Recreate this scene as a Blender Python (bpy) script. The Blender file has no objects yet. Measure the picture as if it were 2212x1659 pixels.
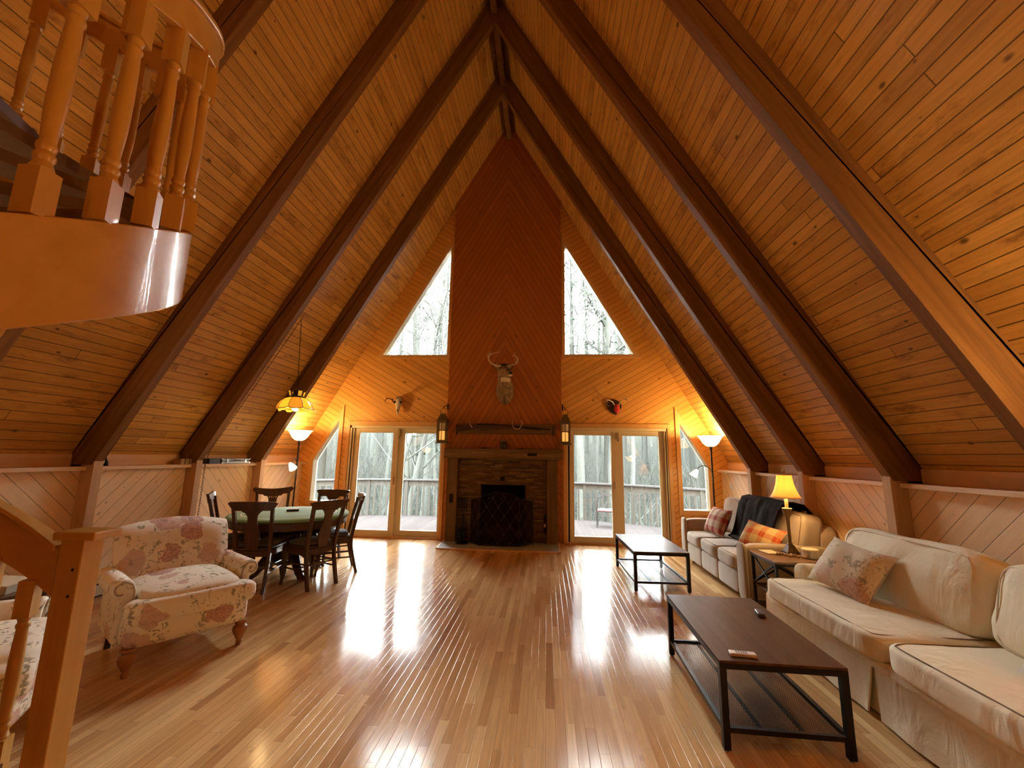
import bpy, bmesh, math, random
from math import sin, cos, pi, radians, sqrt, atan2, hypot
from mathutils import Vector, Matrix, noise as mnoise
SC = bpy.context.scene
COL = SC.collection
random.seed(7)

# ---------------------------------------------------------------- camera
cam_d = bpy.data.cameras.new('camera'); cam = bpy.data.objects.new('camera', cam_d); COL.objects.link(cam)
cam_d.sensor_fit = 'HORIZONTAL'; cam_d.sensor_width = 36.0; cam_d.lens = 36.0*906.8/2212.0; cam_d.clip_start = 0.02; cam_d.clip_end = 400
_p, _y, _r = 0.17102, -0.083375, 0.016719
_f = Vector((sin(_y)*cos(_p), cos(_y)*cos(_p), sin(_p))); _rt = Vector((cos(_y), -sin(_y), 0)); _up = _rt.cross(_f)
_r2 = _rt*cos(_r)+_up*sin(_r); _u2 = _up*cos(_r)-_rt*sin(_r)
cam.matrix_world = Matrix(((_r2.x, _u2.x, -_f.x, 0), (_r2.y, _u2.y, -_f.y, 0), (_r2.z, _u2.z, -_f.z, 1.55), (0, 0, 0, 1)))
SC.camera = cam

# ---------------------------------------------------------------- view, sky, daylight
SC.view_settings.view_transform = 'Standard'; SC.view_settings.look = 'None'
SC.view_settings.gamma = 1.0; SC.view_settings.use_curve_mapping = False
SC.view_settings.exposure = 0.62
SKY = 70.0
W = bpy.data.worlds.new('overcast_sky'); SC.world = W; W.use_nodes = True
_nt = W.node_tree; _nt.nodes.clear()
_bg = _nt.nodes.new('ShaderNodeBackground'); _wo = _nt.nodes.new('ShaderNodeOutputWorld')
# overcast sky: three times brighter at the zenith than at the horizon
_tc = _nt.nodes.new('ShaderNodeTexCoord'); _sx = _nt.nodes.new('ShaderNodeSeparateXYZ'); _mr = _nt.nodes.new('ShaderNodeMapRange')
_nt.links.new(_tc.outputs['Generated'], _sx.inputs[0]); _nt.links.new(_sx.outputs[2], _mr.inputs[0])
_mr.inputs[1].default_value = 0.0; _mr.inputs[2].default_value = 1.0; _mr.inputs[3].default_value = SKY/3; _mr.inputs[4].default_value = SKY
_bg.inputs[0].default_value = (0.90, 0.955, 1.0, 1); _nt.links.new(_mr.outputs[0], _bg.inputs[1])
_nt.links.new(_bg.outputs[0], _wo.inputs[0])
try:
    SC.cycles.use_denoising = True; SC.cycles.denoiser = 'OPENIMAGEDENOISE'
    SC.cycles.max_bounces = 6; SC.cycles.diffuse_bounces = 5; SC.cycles.glossy_bounces = 3; SC.cycles.transparent_max_bounces = 8
    SC.cycles.use_adaptive_sampling = True; SC.cycles.adaptive_threshold = 0.03
    SC.cycles.transmission_bounces = 4; SC.cycles.sample_clamp_indirect = 6.0; SC.cycles.caustics_reflective = False; SC.cycles.caustics_refractive = False
    SC.cycles.use_light_tree = True
except Exception:
    pass
# veiled sun behind the thin cloud over the woods
_sd = bpy.data.lights.new('veiled_sun', 'SUN'); _sd.energy = 34.0; _sd.angle = radians(50); _sd.color = (1.0, 0.97, 0.92)
_so = bpy.data.objects.new('veiled_sun', _sd); COL.objects.link(_so); _so.rotation_euler = (radians(-62), 0, radians(4))
WARM = (1.0, 0.65, 0.27)
P_TORCH, P_READ, P_PEND, P_TABLE, P_FILL = 62, 3, 9, 13, 18

def portal(loc, sx, sy, rot):
    d = bpy.data.lights.new('window_portal', 'AREA'); d.shape = 'RECTANGLE'; d.size = sx; d.size_y = sy
    try: d.cycles.is_portal = True
    except Exception: pass
    o = bpy.data.objects.new('window_portal', d); COL.objects.link(o); o.location = loc; o.rotation_euler = rot; return o
for _a in ((-2.95, 8.42, 1.07, 1.95, 2.1), (1.31, 8.42, 1.07, 1.95, 2.1), (-2.66, 8.42, 4.75, 1.5, 2.6), (1.02, 8.42, 4.75, 1.5, 2.6), (-4.35, 8.42, 1.55, 0.7, 2.0), (2.71, 8.42, 1.55, 0.7, 2.0)):
    portal(_a[:3], _a[3], _a[4], (radians(-90), 0, 0))
def bulb(loc, power, radius=0.04, color=WARM, parent=None):
    d = bpy.data.lights.new('bulb', 'POINT'); d.energy = power; d.color = color; d.shadow_soft_size = radius
    o = bpy.data.objects.new('bulb', d); COL.objects.link(o); o.location = loc
    if parent: o.parent = parent
    return o

# ---------------------------------------------------------------- helpers
def lin(c):
    return tuple(((v/255)/12.92 if v/255 <= 0.04045 else ((v/255+0.055)/1.055)**2.4) for v in c)
def rx(a): return Matrix.Rotation(a, 4, 'X')
def ry(a): return Matrix.Rotation(a, 4, 'Y')
def rz(a): return Matrix.Rotation(a, 4, 'Z')
def tr(x, y, z): return Matrix.Translation((x, y, z))
class MB:
    def __init__(s): s.bm = bmesh.new(); s.mi = 0; s.M = None
    def add(s, vs, fs):
        M = s.M
        bv = [s.bm.verts.new((M @ Vector(v)) if M else v) for v in vs]
        for f in fs:
            try: s.bm.faces.new([bv[i] for i in f]).material_index = s.mi
            except ValueError: pass
        return s
    def box(s, x0, x1, y0, y1, z0, z1):
        return s.add([(x0,y0,z0),(x1,y0,z0),(x1,y1,z0),(x0,y1,z0),(x0,y0,z1),(x1,y0,z1),(x1,y1,z1),(x0,y1,z1)],
                     [(3,2,1,0),(4,5,6,7),(0,1,5,4),(1,2,6,5),(2,3,7,6),(3,0,4,7)])
    def bar(s, a, b, w, h, up=(0,0,1)):
        a = Vector(a); b = Vector(b); d = (b-a).normalized(); u = Vector(up)
        x = d.cross(u)
        if x.length < 1e-4: x = d.cross(Vector((1,0,0)))
        x.normalize(); u = x.cross(d).normalized()
        vs = []
        for p in (a, b):
            for i, j in ((-1,-1),(1,-1),(1,1),(-1,1)): vs.append(p + x*(i*w/2) + u*(j*h/2))
        return s.add(vs, [(0,1,2,3),(7,6,5,4),(0,4,5,1),(1,5,6,2),(2,6,7,3),(3,7,4,0)])
    def prism(s, poly, ax, lo, hi):
        # poly in the two other axes (in x,y,z order); ax in 'xyz'
        def P(a, b, c): return {'x': (c,a,b), 'y': (a,c,b), 'z': (a,b,c)}[ax]
        n = len(poly)
        vs = [P(a,b,lo) for a,b in poly]+[P(a,b,hi) for a,b in poly]
        fs = [tuple(range(n))[::-1], tuple(range(n,2*n))]+[(i,(i+1)%n,n+(i+1)%n,n+i) for i in range(n)]
        return s.add(vs, fs)
    def tube(s, pts, r, n=8, caps=True, closed=False):
        pts = [Vector(p) for p in pts]; m = len(pts)
        rs = r if isinstance(r, (list, tuple)) else [r]*m
        vs = []; fs = []; pn = None
        for i, p in enumerate(pts):
            if closed: t = (pts[(i+1)%m]-pts[i-1])
            else: t = pts[min(i+1,m-1)]-pts[max(i-1,0)]
            t = t.normalized() if t.length > 1e-9 else Vector((0,0,1))
            if pn is None:
                pn = t.cross(Vector((0,0,1)))
                if pn.length < 1e-3: pn = t.cross(Vector((1,0,0)))
            else: pn = pn - t*pn.dot(t)
            pn.normalize(); b = t.cross(pn)
            for k in range(n):
                a = 2*pi*k/n; vs.append(p+(pn*cos(a)+b*sin(a))*rs[i])
        for i in range(m if closed else m-1):
            j = (i+1) % m
            for k in range(n): fs.append((i*n+k, i*n+(k+1)%n, j*n+(k+1)%n, j*n+k))
        if caps and not closed: fs.append(tuple(range(n))[::-1]); fs.append(tuple((m-1)*n+k for k in range(n)))
        return s.add(vs, fs)
    def rings(s, rings, caps=True):
        n = len(rings[0]); vs = [v for r in rings for v in r]; fs = []
        for i in range(len(rings)-1):
            for k in range(n): fs.append((i*n+k, i*n+(k+1)%n, (i+1)*n+(k+1)%n, (i+1)*n+k))
        if caps: fs.append(tuple(range(n))[::-1]); fs.append(tuple((len(rings)-1)*n+k for k in range(n)))
        return s.add(vs, fs)
    def lathe(s, prof, n=20, c=(0,0,0), caps=True):
        return s.rings([[(c[0]+r*cos(2*pi*k/n), c[1]+r*sin(2*pi*k/n), c[2]+z) for k in range(n)] for r, z in prof], caps)
    def ell(s, c, r, n=12, m=8):
        return s.rings([[(c[0]+r[0]*sin(pi*(i+.02)/(m+.04))*cos(2*pi*k/n), c[1]+r[1]*sin(pi*(i+.02)/(m+.04))*sin(2*pi*k/n), c[2]-r[2]*cos(pi*(i+.02)/(m+.04))) for k in range(n)] for i in range(m+1)])
    def grid(s, fn, nu, nv, thick=None):
        vs = [fn(i/nu, j/nv) for i in range(nu+1) for j in range(nv+1)]
        fs = [(i*(nv+1)+j, (i+1)*(nv+1)+j, (i+1)*(nv+1)+j+1, i*(nv+1)+j+1) for i in range(nu) for j in range(nv)]
        return s.add(vs, fs)
    def shell(s, fa, fb, nu, nv):
        # closed slab between two surfaces
        N = (nu+1)*(nv+1)
        vs = [fa(i/nu, j/nv) for i in range(nu+1) for j in range(nv+1)]+[fb(i/nu, j/nv) for i in range(nu+1) for j in range(nv+1)]
        I = lambda i, j: i*(nv+1)+j
        fs = [(I(i,j),I(i+1,j),I(i+1,j+1),I(i,j+1)) for i in range(nu) for j in range(nv)]
        fs += [tuple(N+q for q in f[::-1]) for f in fs]
        per = [(i,0) for i in range(nu)]+[(nu,j) for j in range(nv)]+[(i,nv) for i in range(nu,0,-1)]+[(0,j) for j in range(nv,0,-1)]
        for k in range(len(per)):
            a = I(*per[k]); b = I(*per[(k+1)%len(per)]); fs.append((b,a,N+a,N+b))
        return s.add(vs, fs)
    def cushion(s, c, size, k=5, puff=0.12, ax=2, n=9, lump=0.0, seed=0.0):
        h = [q/2 for q in size]; dic = {}; vs = []; fs = []
        oth = [i for i in range(3) if i != ax]
        def mp(p):
            t = (abs(p[0])**k+abs(p[1])**k+abs(p[2])**k)**(1/k); q = [u/t for u in p]
            q[ax] *= 1+puff*(1-q[oth[0]]**2)*(1-q[oth[1]]**2)
            r = [c[0]+q[0]*h[0], c[1]+q[1]*h[1], c[2]+q[2]*h[2]]
            if lump:
                v = Vector((r[0]*5+seed, r[1]*5+seed*1.7, r[2]*5)); w = Vector((r[0]*11+seed, r[1]*16, r[2]*9+seed))
                d = lump*(mnoise.noise(v)+0.45*abs(mnoise.noise(w))); e = mnoise.noise(v*0.6+Vector((7, 3, 1)))*lump*0.7
                nrm = Vector(q).normalized(); r = [r[i]+nrm[i]*d+(e if i == ax else 0) for i in range(3)]
            return tuple(r)
        def vid(p):
            key = tuple(round(u, 5) for u in p)
            if key not in dic: dic[key] = len(vs); vs.append(mp(p))
            return dic[key]
        g = [sin(pi/2*(2*i/n-1)) for i in range(n+1)]
        for a in range(3):
            b, d = (a+1) % 3, (a+2) % 3
            for sg in (-1, 1):
                for i in range(n):
                    for j in range(n):
                        q = []
                        for di, dj in ((0,0),(1,0),(1,1),(0,1)):
                            p = [0,0,0]; p[a] = sg; p[b] = g[i+di]; p[d] = g[j+dj]; q.append(vid(tuple(p)))
                        fs.append(tuple(q) if sg > 0 else tuple(q[::-1]))
        s._mp = mp
        return s.add(vs, fs)
    def piping(s, c, size, ax, k=5, puff=0.12, r=0.006, side=1, n=40):
        h = [q/2 for q in size]; oth = [i for i in range(3) if i != ax]; pts = []
        for t in range(n):
            u = 4*t/n; e = int(u); w = 2*(u-e)-1
            a, b = [(w,-1),(1,w),(-w,1),(-1,-w)][e]
            p = [0,0,0]; p[oth[0]] = a; p[oth[1]] = b; p[ax] = side
            tt = (abs(p[0])**k+abs(p[1])**k+abs(p[2])**k)**(1/k); q = [v/tt*1.004 for v in p]
            q[ax] *= 1+puff*max(0,(1-q[oth[0]]**2))*max(0,(1-q[oth[1]]**2))
            pts.append((c[0]+q[0]*h[0], c[1]+q[1]*h[1], c[2]+q[2]*h[2]))
        return s.tube(pts, r, 5, closed=True)
    def pillow(s, w, h, t, n=12, crush=0.0):
        # in local xz plane, thickness along y
        def f(sg):
            def g(u, v):
                a = 2*u-1; b = 2*v-1
                th = t/2*((1-a*a)*(1-b*b))**0.45
                x = a*w/2*(1-0.10*(1-b*b)**1*abs(a)); z = b*h/2*(1-0.10*(1-a*a)*abs(b))
                wob = crush*sin(6*a+2*b)*(1-a*a)*(1-b*b)
                return (x, sg*th+wob, z)
            return g
        return s.shell(f(-1), f(1), n, n)
    def build(s, name, mats, parent=None, smooth=False, bevel=0.0, segs=2, sub=0, loc=None, solid=0.0):
        bmesh.ops.remove_doubles(s.bm, verts=s.bm.verts, dist=1e-5)
        bmesh.ops.recalc_face_normals(s.bm, faces=s.bm.faces)
        me = bpy.data.meshes.new(name); s.bm.to_mesh(me); s.bm.free()
        for m in (mats if isinstance(mats, (list, tuple)) else [mats]): me.materials.append(m)
        o = bpy.data.objects.new(name, me); COL.objects.link(o)
        if parent: o.parent = parent
        if loc: o.location = loc
        if solid: q = o.modifiers.new('solid', 'SOLIDIFY'); q.thickness = solid; q.offset = 0
        if bevel: q = o.modifiers.new('bevel', 'BEVEL'); q.width = bevel; q.segments = segs; q.limit_method = 'ANGLE'; q.angle_limit = radians(40)
        if sub: q = o.modifiers.new('sub', 'SUBSURF'); q.levels = sub; q.render_levels = sub
        if smooth:
            me.polygons.foreach_set('use_smooth', [True]*len(me.polygons))
            try:
                me.set_sharp_from_angle(angle=radians(42 if smooth is True else smooth))
            except Exception: pass
        return o
def thing(name, label, cat, loc=(0,0,0), rot=0.0, group=None):
    o = bpy.data.objects.new(name, None); COL.objects.link(o); o.empty_display_size = 0.1
    o.location = loc; o.rotation_euler = (0, 0, rot); o['label'] = label; o['category'] = cat
    if group: o['group'] = group
    return o
def tag(o, label, cat, group=None, kind=None):
    o['label'] = label; o['category'] = cat
    if group: o['group'] = group
    if kind: o['kind'] = kind
    return o
def struct(o, label=None, cat=None):
    o['kind'] = 'structure'
    if label: o['label'] = label
    if cat: o['category'] = cat
    return o
def dup(root, loc, rot, label=None, group=None):
    r = root.copy(); COL.objects.link(r); r.location = loc; r.rotation_euler = (0, 0, rot)
    if label: r['label'] = label
    if group: r['group'] = group
    for ch in list(root.children):
        c = ch.copy(); COL.objects.link(c); c.parent = r
        for g in list(ch.children):
            d = g.copy(); COL.objects.link(d); d.parent = c
    return r

# ---------------------------------------------------------------- materials
class NT:
    def __init__(s, name):
        s.m = bpy.data.materials.new(name); s.m.use_nodes = True; s.t = s.m.node_tree
        s.b = s.t.nodes['Principled BSDF']; s.out = s.t.nodes['Material Output']
    def n(s, typ, **kw):
        q = s.t.nodes.new('ShaderNode'+typ)
        for k, v in kw.items(): setattr(q, k, v)
        return q
    def l(s, a, b): s.t.links.new(a, b)
    def put(s, sock, v):
        if isinstance(v, (int, float)): sock.default_value = v
        elif isinstance(v, (tuple, list)): sock.default_value = (*v, 1) if (len(v) == 3 and sock.type == 'RGBA') else v
        else: s.l(v, sock)
    def math(s, op, a, b=0.0, c=0.0, clamp=False):
        q = s.n('Math', operation=op, use_clamp=clamp)
        for i, v in enumerate((a, b, c)): s.put(q.inputs[i], v)
        return q.outputs[0]
    def vec(s, op, a, b=(0,0,0)):
        q = s.n('VectorMath', operation=op); s.put(q.inputs[0], a); s.put(q.inputs[1], b)
        return q.outputs['Value'] if op in ('DOT_PRODUCT', 'LENGTH', 'DISTANCE') else q.outputs[0]
    def comb(s, x, y, z):
        q = s.n('CombineXYZ')
        for i, v in enumerate((x, y, z)): s.put(q.inputs[i], v)
        return q.outputs[0]
    def noise(s, vec, scale=5, detail=3, rough=0.5, dist=0.0):
        q = s.n('TexNoise'); s.l(vec, q.inputs['Vector']); q.inputs['Scale'].default_value = scale
        q.inputs['Detail'].default_value = detail; q.inputs['Roughness'].default_value = rough; q.inputs['Distortion'].default_value = dist
        return q
    def ramp(s, fac, stops, interp='LINEAR'):
        q = s.n('ValToRGB'); q.color_ramp.interpolation = interp; e = q.color_ramp.elements
        while len(e) < len(stops): e.new(0.5)
        for el, (p, c) in zip(e, stops): el.position = p; el.color = (*c, 1) if len(c) == 3 else c
        s.l(fac, q.inputs[0]); return q.outputs[0]
    def mix(s, fac, a, b, blend='MIX'):
        q = s.n('MixRGB', blend_type=blend); s.put(q.inputs[0], fac); s.put(q.inputs[1], a); s.put(q.inputs[2], b); return q.outputs[0]
    def step(s, v, lo, hi):
        q = s.n('MapRange', interpolation_type='SMOOTHSTEP'); s.l(v, q.inputs[0]); q.inputs[1].default_value = lo; q.inputs[2].default_value = hi
        return q.outputs[0]
    def bump(s, h, strength=0.3, dist=0.005):
        q = s.n('Bump'); q.inputs['Strength'].default_value = strength; q.inputs['Distance'].default_value = dist
        s.l(h, q.inputs['Height']); s.l(q.outputs[0], s.b.inputs['Normal']); return q
    def base(s, v): s.put(s.b.inputs['Base Color'], v)
    def rough(s, v): s.put(s.b.inputs['Roughness'], v)
    def coord(s, which='Object'): return s.n('TexCoord').outputs[which]

def plain(name, col, rough=0.5, metal=0.0, spec=0.4, var=0.0, vscale=8, bump=0.0, bscale=60, coat=0.0, sheen=0.0):
    t = NT(name); t.rough(rough); t.b.inputs['Metallic'].default_value = metal; t.b.inputs['Specular IOR Level'].default_value = spec
    t.b.inputs['Coat Weight'].default_value = coat; t.b.inputs['Sheen Weight'].default_value = sheen
    P = t.coord()
    if var:
        nz = t.noise(P, vscale, 4, 0.6).outputs[0]
        t.base(t.mix(nz, tuple(c*(1-var) for c in col), tuple(min(1, c*(1+var)) for c in col)))
    else: t.base(col)
    if bump: t.bump(t.noise(P, bscale, 3).outputs[0], bump, 0.004)
    return t.m

def planks(name, u, v, w, cols, groove=0.004, gdark=0.3, L=None, rough=0.5, coat=0.0, grain=0.35, gs=(90, 3.5), knots=0.0, knot_col=(0.05,0.02,0.008), mirror=None, bump=0.5, spec=0.4, stain=0.0, gloss_wave=0.0):
    t = NT(name); P = t.coord()
    if mirror is not None:
        sp = t.n('SeparateXYZ'); t.l(P, sp.inputs[0])
        P = t.comb(t.math('ABSOLUTE', t.math('SUBTRACT', sp.outputs[0], mirror)), sp.outputs[1], sp.outputs[2])
    um = t.vec('DOT_PRODUCT', P, u); vm = t.vec('DOT_PRODUCT', P, v)
    U = t.math('DIVIDE', um, w); iu = t.math('FLOOR', U); fu = t.math('FRACT', U)
    eu = t.math('MULTIPLY', t.math('MINIMUM', fu, t.math('SUBTRACT', 1.0, fu)), w)
    wn = t.n('TexWhiteNoise', noise_dimensions='1D'); t.l(iu, wn.inputs['W']); idv = iu
    edge = t.step(eu, 0.0, groove)
    if L:
        V2 = t.math('ADD', t.math('DIVIDE', vm, L), t.math('MULTIPLY', wn.outputs[0], 17.0)); iv = t.math('FLOOR', V2); fv = t.math('FRACT', V2)
        idv = t.math('ADD', iu, t.math('MULTIPLY', iv, 57.31))
        wn2 = t.n('TexWhiteNoise', noise_dimensions='1D'); t.l(idv, wn2.inputs['W']); rnd = wn2.outputs[0]
        ev = t.math('MULTIPLY', t.math('MINIMUM', fv, t.math('SUBTRACT', 1.0, fv)), L)
        edge = t.math('MULTIPLY', edge, t.step(ev, 0.0, groove*0.8))
    else: rnd = wn.outputs[0]
    k = len(cols); colr = t.ramp(rnd, [(i/(k-1), c) for i, c in enumerate(cols)])
    gv = t.comb(t.math('MULTIPLY', um, gs[0]), t.math('MULTIPLY', vm, gs[1]), t.math('MULTIPLY', idv, 3.17))
    g1 = t.noise(gv, 1.0, 5, 0.65, 0.6).outputs[0]
    gv2 = t.comb(t.math('MULTIPLY', um, gs[0]*0.3), t.math('MULTIPLY', vm, gs[1]*0.45), t.math('MULTIPLY', idv, 1.73))
    g2 = t.noise(gv2, 1.0, 4, 0.6, 1.5).outputs[0]
    gm = t.math('ADD', t.math('MULTIPLY', g1, 0.6), t.math('MULTIPLY', g2, 0.4))
    gf = t.n('MapRange'); t.l(gm, gf.inputs[0]); gf.inputs[1].default_value = 0.3; gf.inputs[2].default_value = 0.7
    gf.inputs[3].default_value = 1-grain; gf.inputs[4].default_value = 1+grain*0.55
    c = t.mix(1.0, colr, t.comb(gf.outputs[0], gf.outputs[0], gf.outputs[0]), 'MULTIPLY')
    if stain:
        sv = t.comb(t.math('MULTIPLY', um, 5.0), t.math('MULTIPLY', vm, 1.6), t.math('MULTIPLY', idv, 2.3))
        s1 = t.step(t.noise(sv, 1.0, 6, 0.75).outputs[0], 0.52, 0.72)
        c = t.mix(t.math('MULTIPLY', s1, stain), c, t.mix(1.0, c, (0.35, 0.24, 0.16), 'MULTIPLY'))
    if knots:
        vo = t.n('TexVoronoi', feature='F1'); kv = t.comb(t.math('MULTIPLY', um, 7.5), t.math('MULTIPLY', vm, 4.6), 0.37)
        t.l(kv, vo.inputs['Vector']); vo.inputs['Scale'].default_value = 1.0
        sep = t.n('SeparateXYZ'); t.l(vo.outputs['Color'], sep.inputs[0])
        rad = t.math('MULTIPLY', t.math('MULTIPLY', sep.outputs[0], sep.outputs[1]), 0.26)
        kk = t.math('SUBTRACT', 1.0, t.step(t.math('DIVIDE', vo.outputs['Distance'], t.math('ADD', rad, 0.005)), 0.35, 1.0))
        c = t.mix(t.math('MULTIPLY', kk, knots), c, knot_col)
    ge = t.n('MapRange'); t.l(edge, ge.inputs[0]); ge.inputs[3].default_value = gdark; ge.inputs[4].default_value = 1.0
    c = t.mix(1.0, c, t.comb(ge.outputs[0], ge.outputs[0], ge.outputs[0]), 'MULTIPLY')
    t.base(c); t.b.inputs['Specular IOR Level'].default_value = spec; t.b.inputs['Coat Weight'].default_value = coat
    if coat: t.b.inputs['Coat Roughness'].default_value = 0.12
    rn = t.math('ADD', t.math('MULTIPLY', t.math('SUBTRACT', g2, 0.5), 0.12), rough); t.rough(rn)
    h = t.math('ADD', edge, t.math('MULTIPLY', gm, 0.05))
    if gloss_wave:
        wv = t.comb(t.math('ADD', t.math('MULTIPLY', um, 6.0), t.math('MULTIPLY', rnd, 30.0)), t.math('MULTIPLY', vm, 1.2), 0.0)
        h = t.math('ADD', h, t.math('MULTIPLY', t.noise(wv, 1.0, 1, 0.4).outputs[0], gloss_wave))
    t.bump(h, bump, 0.003)
    return t.m

def wood(name, cols, axis=2, rough=0.5, scale=1.0, coat=0.0, spec=0.4, grain=1.0, bump=0.15, knots=False):
    # solid timber, grain along a local axis
    t = NT(name); P = t.coord(); s = [34*scale]*3; s[axis] = 1.6*scale
    q = t.vec('MULTIPLY', P, tuple(s))
    n1 = t.noise(q, 1.0, 5, 0.65, 0.8).outputs[0]
    s2 = [7*scale]*3; s2[axis] = 0.6*scale
    n2 = t.noise(t.vec('MULTIPLY', P, tuple(s2)), 1.0, 4, 0.6, 1.2).outputs[0]
    m = t.math('ADD', t.math('MULTIPLY', n1, 0.55), t.math('MULTIPLY', n2, 0.45))
    k = len(cols); lo, hi = 0.5-0.2/grain, 0.5+0.2/grain
    col = t.ramp(m, [(lo+(hi-lo)*i/(k-1), c) for i, c in enumerate(cols)])
    if knots:
        sk = [6.0]*3; sk[axis] = 3.6
        vo = t.n('TexVoronoi', feature='F1'); t.l(t.vec('MULTIPLY', P, tuple(sk)), vo.inputs['Vector']); vo.inputs['Scale'].default_value = 1.0
        kk = t.math('SUBTRACT', 1.0, t.step(t.math('ADD', vo.outputs['Distance'], t.math('MULTIPLY', n1, 0.06)), 0.07, 0.15))
        col = t.mix(t.math('MULTIPLY', kk, 0.85), col, (0.10, 0.032, 0.008))
    t.base(col)
    t.rough(rough); t.b.inputs['Coat Weight'].default_value = coat; t.b.inputs['Specular IOR Level'].default_value = spec
    t.bump(n1, bump, 0.002)
    return t.m

def glow_glass(name, col, trans=0.7, rough=0.4, emit=0.0):
    t = NT(name); d = t.n('BsdfDiffuse'); tl = t.n('BsdfTranslucent'); gl = t.n('BsdfGlossy'); m1 = t.n('MixShader'); m2 = t.n('MixShader')
    P = t.coord(); nz = t.noise(P, 14, 4, 0.6, 1.0).outputs[0]
    c = t.mix(nz, tuple(v*0.8 for v in col), col)
    for q in (d, tl): t.put(q.inputs[0], c)
    gl.inputs['Roughness'].default_value = rough
    m1.inputs[0].default_value = trans; m2.inputs[0].default_value = 0.06
    t.l(d.outputs[0], m1.inputs[1]); t.l(tl.outputs[0], m1.inputs[2]); t.l(m1.outputs[0], m2.inputs[1]); t.l(gl.outputs[0], m2.inputs[2])
    o = m2.outputs[0]
    if emit:
        e = t.n('Emission'); t.put(e.inputs[0], c); e.inputs[1].default_value = emit; a = t.n('AddShader'); t.l(o, a.inputs[0]); t.l(e.outputs[0], a.inputs[1]); o = a.outputs[0]
    t.l(o, t.out.inputs[0]); return t.m

def pane_glass(name):
    t = NT(name); tp = t.n('BsdfTransparent'); gl = t.n('BsdfGlossy'); fr = t.n('Fresnel'); mx = t.n('MixShader')
    tp.inputs[0].default_value = (0.93, 0.96, 0.95, 1); gl.inputs['Roughness'].default_value = 0.0; fr.inputs[0].default_value = 1.45
    k = t.math('MULTIPLY', fr.outputs[0], 1.6, clamp=True)
    t.l(k, mx.inputs[0]); t.l(tp.outputs[0], mx.inputs[1]); t.l(gl.outputs[0], mx.inputs[2]); t.l(mx.outputs[0], t.out.inputs[0]); return t.m

def mesh_screen(name, col, open_=0.4, pitch=0.004):
    t = NT(name); tp = t.n('BsdfTransparent'); mx = t.n('MixShader'); mx.inputs[0].default_value = 1-open_
    t.base(col); t.rough(0.7); t.b.inputs['Specular IOR Level'].default_value = 0.05
    t.l(tp.outputs[0], mx.inputs[1]); t.l(t.b.outputs[0], mx.inputs[2]); t.l(mx.outputs[0], t.out.inputs[0]); return t.m

def floral(name, base, rose, leaf, scale=4.2, dens=0.5):
    t = NT(name); P = t.coord()
    wob = t.vec('SUBTRACT', t.noise(P, 11, 3).outputs['Color'], (0.5, 0.5, 0.5))
    Pw = t.vec('ADD', P, t.vec('MULTIPLY', wob, (0.10, 0.10, 0.10)))
    vo = t.n('TexVoronoi', feature='F1'); t.l(Pw, vo.inputs['Vector']); vo.inputs['Scale'].default_value = scale
    sep = t.n('SeparateXYZ'); t.l(vo.outputs['Color'], sep.inputs[0]); dst = vo.outputs['Distance']
    pet = t.noise(P, 52, 4, 0.65, 0.5).outputs[0]
    pick = t.step(sep.outputs[0], 0.36, 0.38)
    edge = t.math('ADD', dst, t.math('MULTIPLY', pet, 0.16))
    fl = t.math('MULTIPLY', t.math('SUBTRACT', 1.0, t.step(edge, 0.44, 0.49)), pick)
    rc = t.mix(t.step(pet, 0.42, 0.56), rose[0], rose[1])
    rc = t.mix(t.math('MULTIPLY', t.step(sep.outputs[2], 0.55, 0.6), 0.45), rc, tuple(0.5*a+0.5*b for a, b in zip(rose[1], base)))
    rc = t.mix(t.step(dst, 0.03, 0.12), tuple(c*0.6 for c in rose[0]), rc)
    # foliage sprays round the flowers: narrow curled patches
    n1 = t.noise(t.vec('MULTIPLY', Pw, (1.0, 1.0, 0.8)), 17, 3, 0.55, 1.6).outputs[0]
    n2 = t.noise(t.vec('ADD', P, (3.1, 1.7, 0.4)), 13, 2, 0.5, 1.2).outputs[0]
    halo = t.math('MULTIPLY', t.step(edge, 0.42, 0.5), t.math('SUBTRACT', 1.0, t.step(dst, 0.70, 0.80)))
    lf = t.math('MULTIPLY', t.math('MULTIPLY', t.step(n1, 0.53, 0.56), t.step(n2, 0.46, 0.52)), halo)
    vein = t.noise(P, 95, 2).outputs[0]
    lc = t.mix(t.step(vein, 0.42, 0.6), leaf[0], leaf[1])
    b0 = t.mix(t.noise(P, 3.0, 2).outputs[0], tuple(c*0.93 for c in base), base)
    c = t.mix(t.math('MULTIPLY', lf, 0.72), b0, lc); c = t.mix(t.math('MULTIPLY', fl, 0.72), c, rc)
    t.base(c); t.rough(0.9); t.b.inputs['Specular IOR Level'].default_value = 0.12; t.b.inputs['Sheen Weight'].default_value = 0.05
    t.bump(t.noise(P, 320, 2).outputs[0], 0.25, 0.002); return t.m

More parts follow.
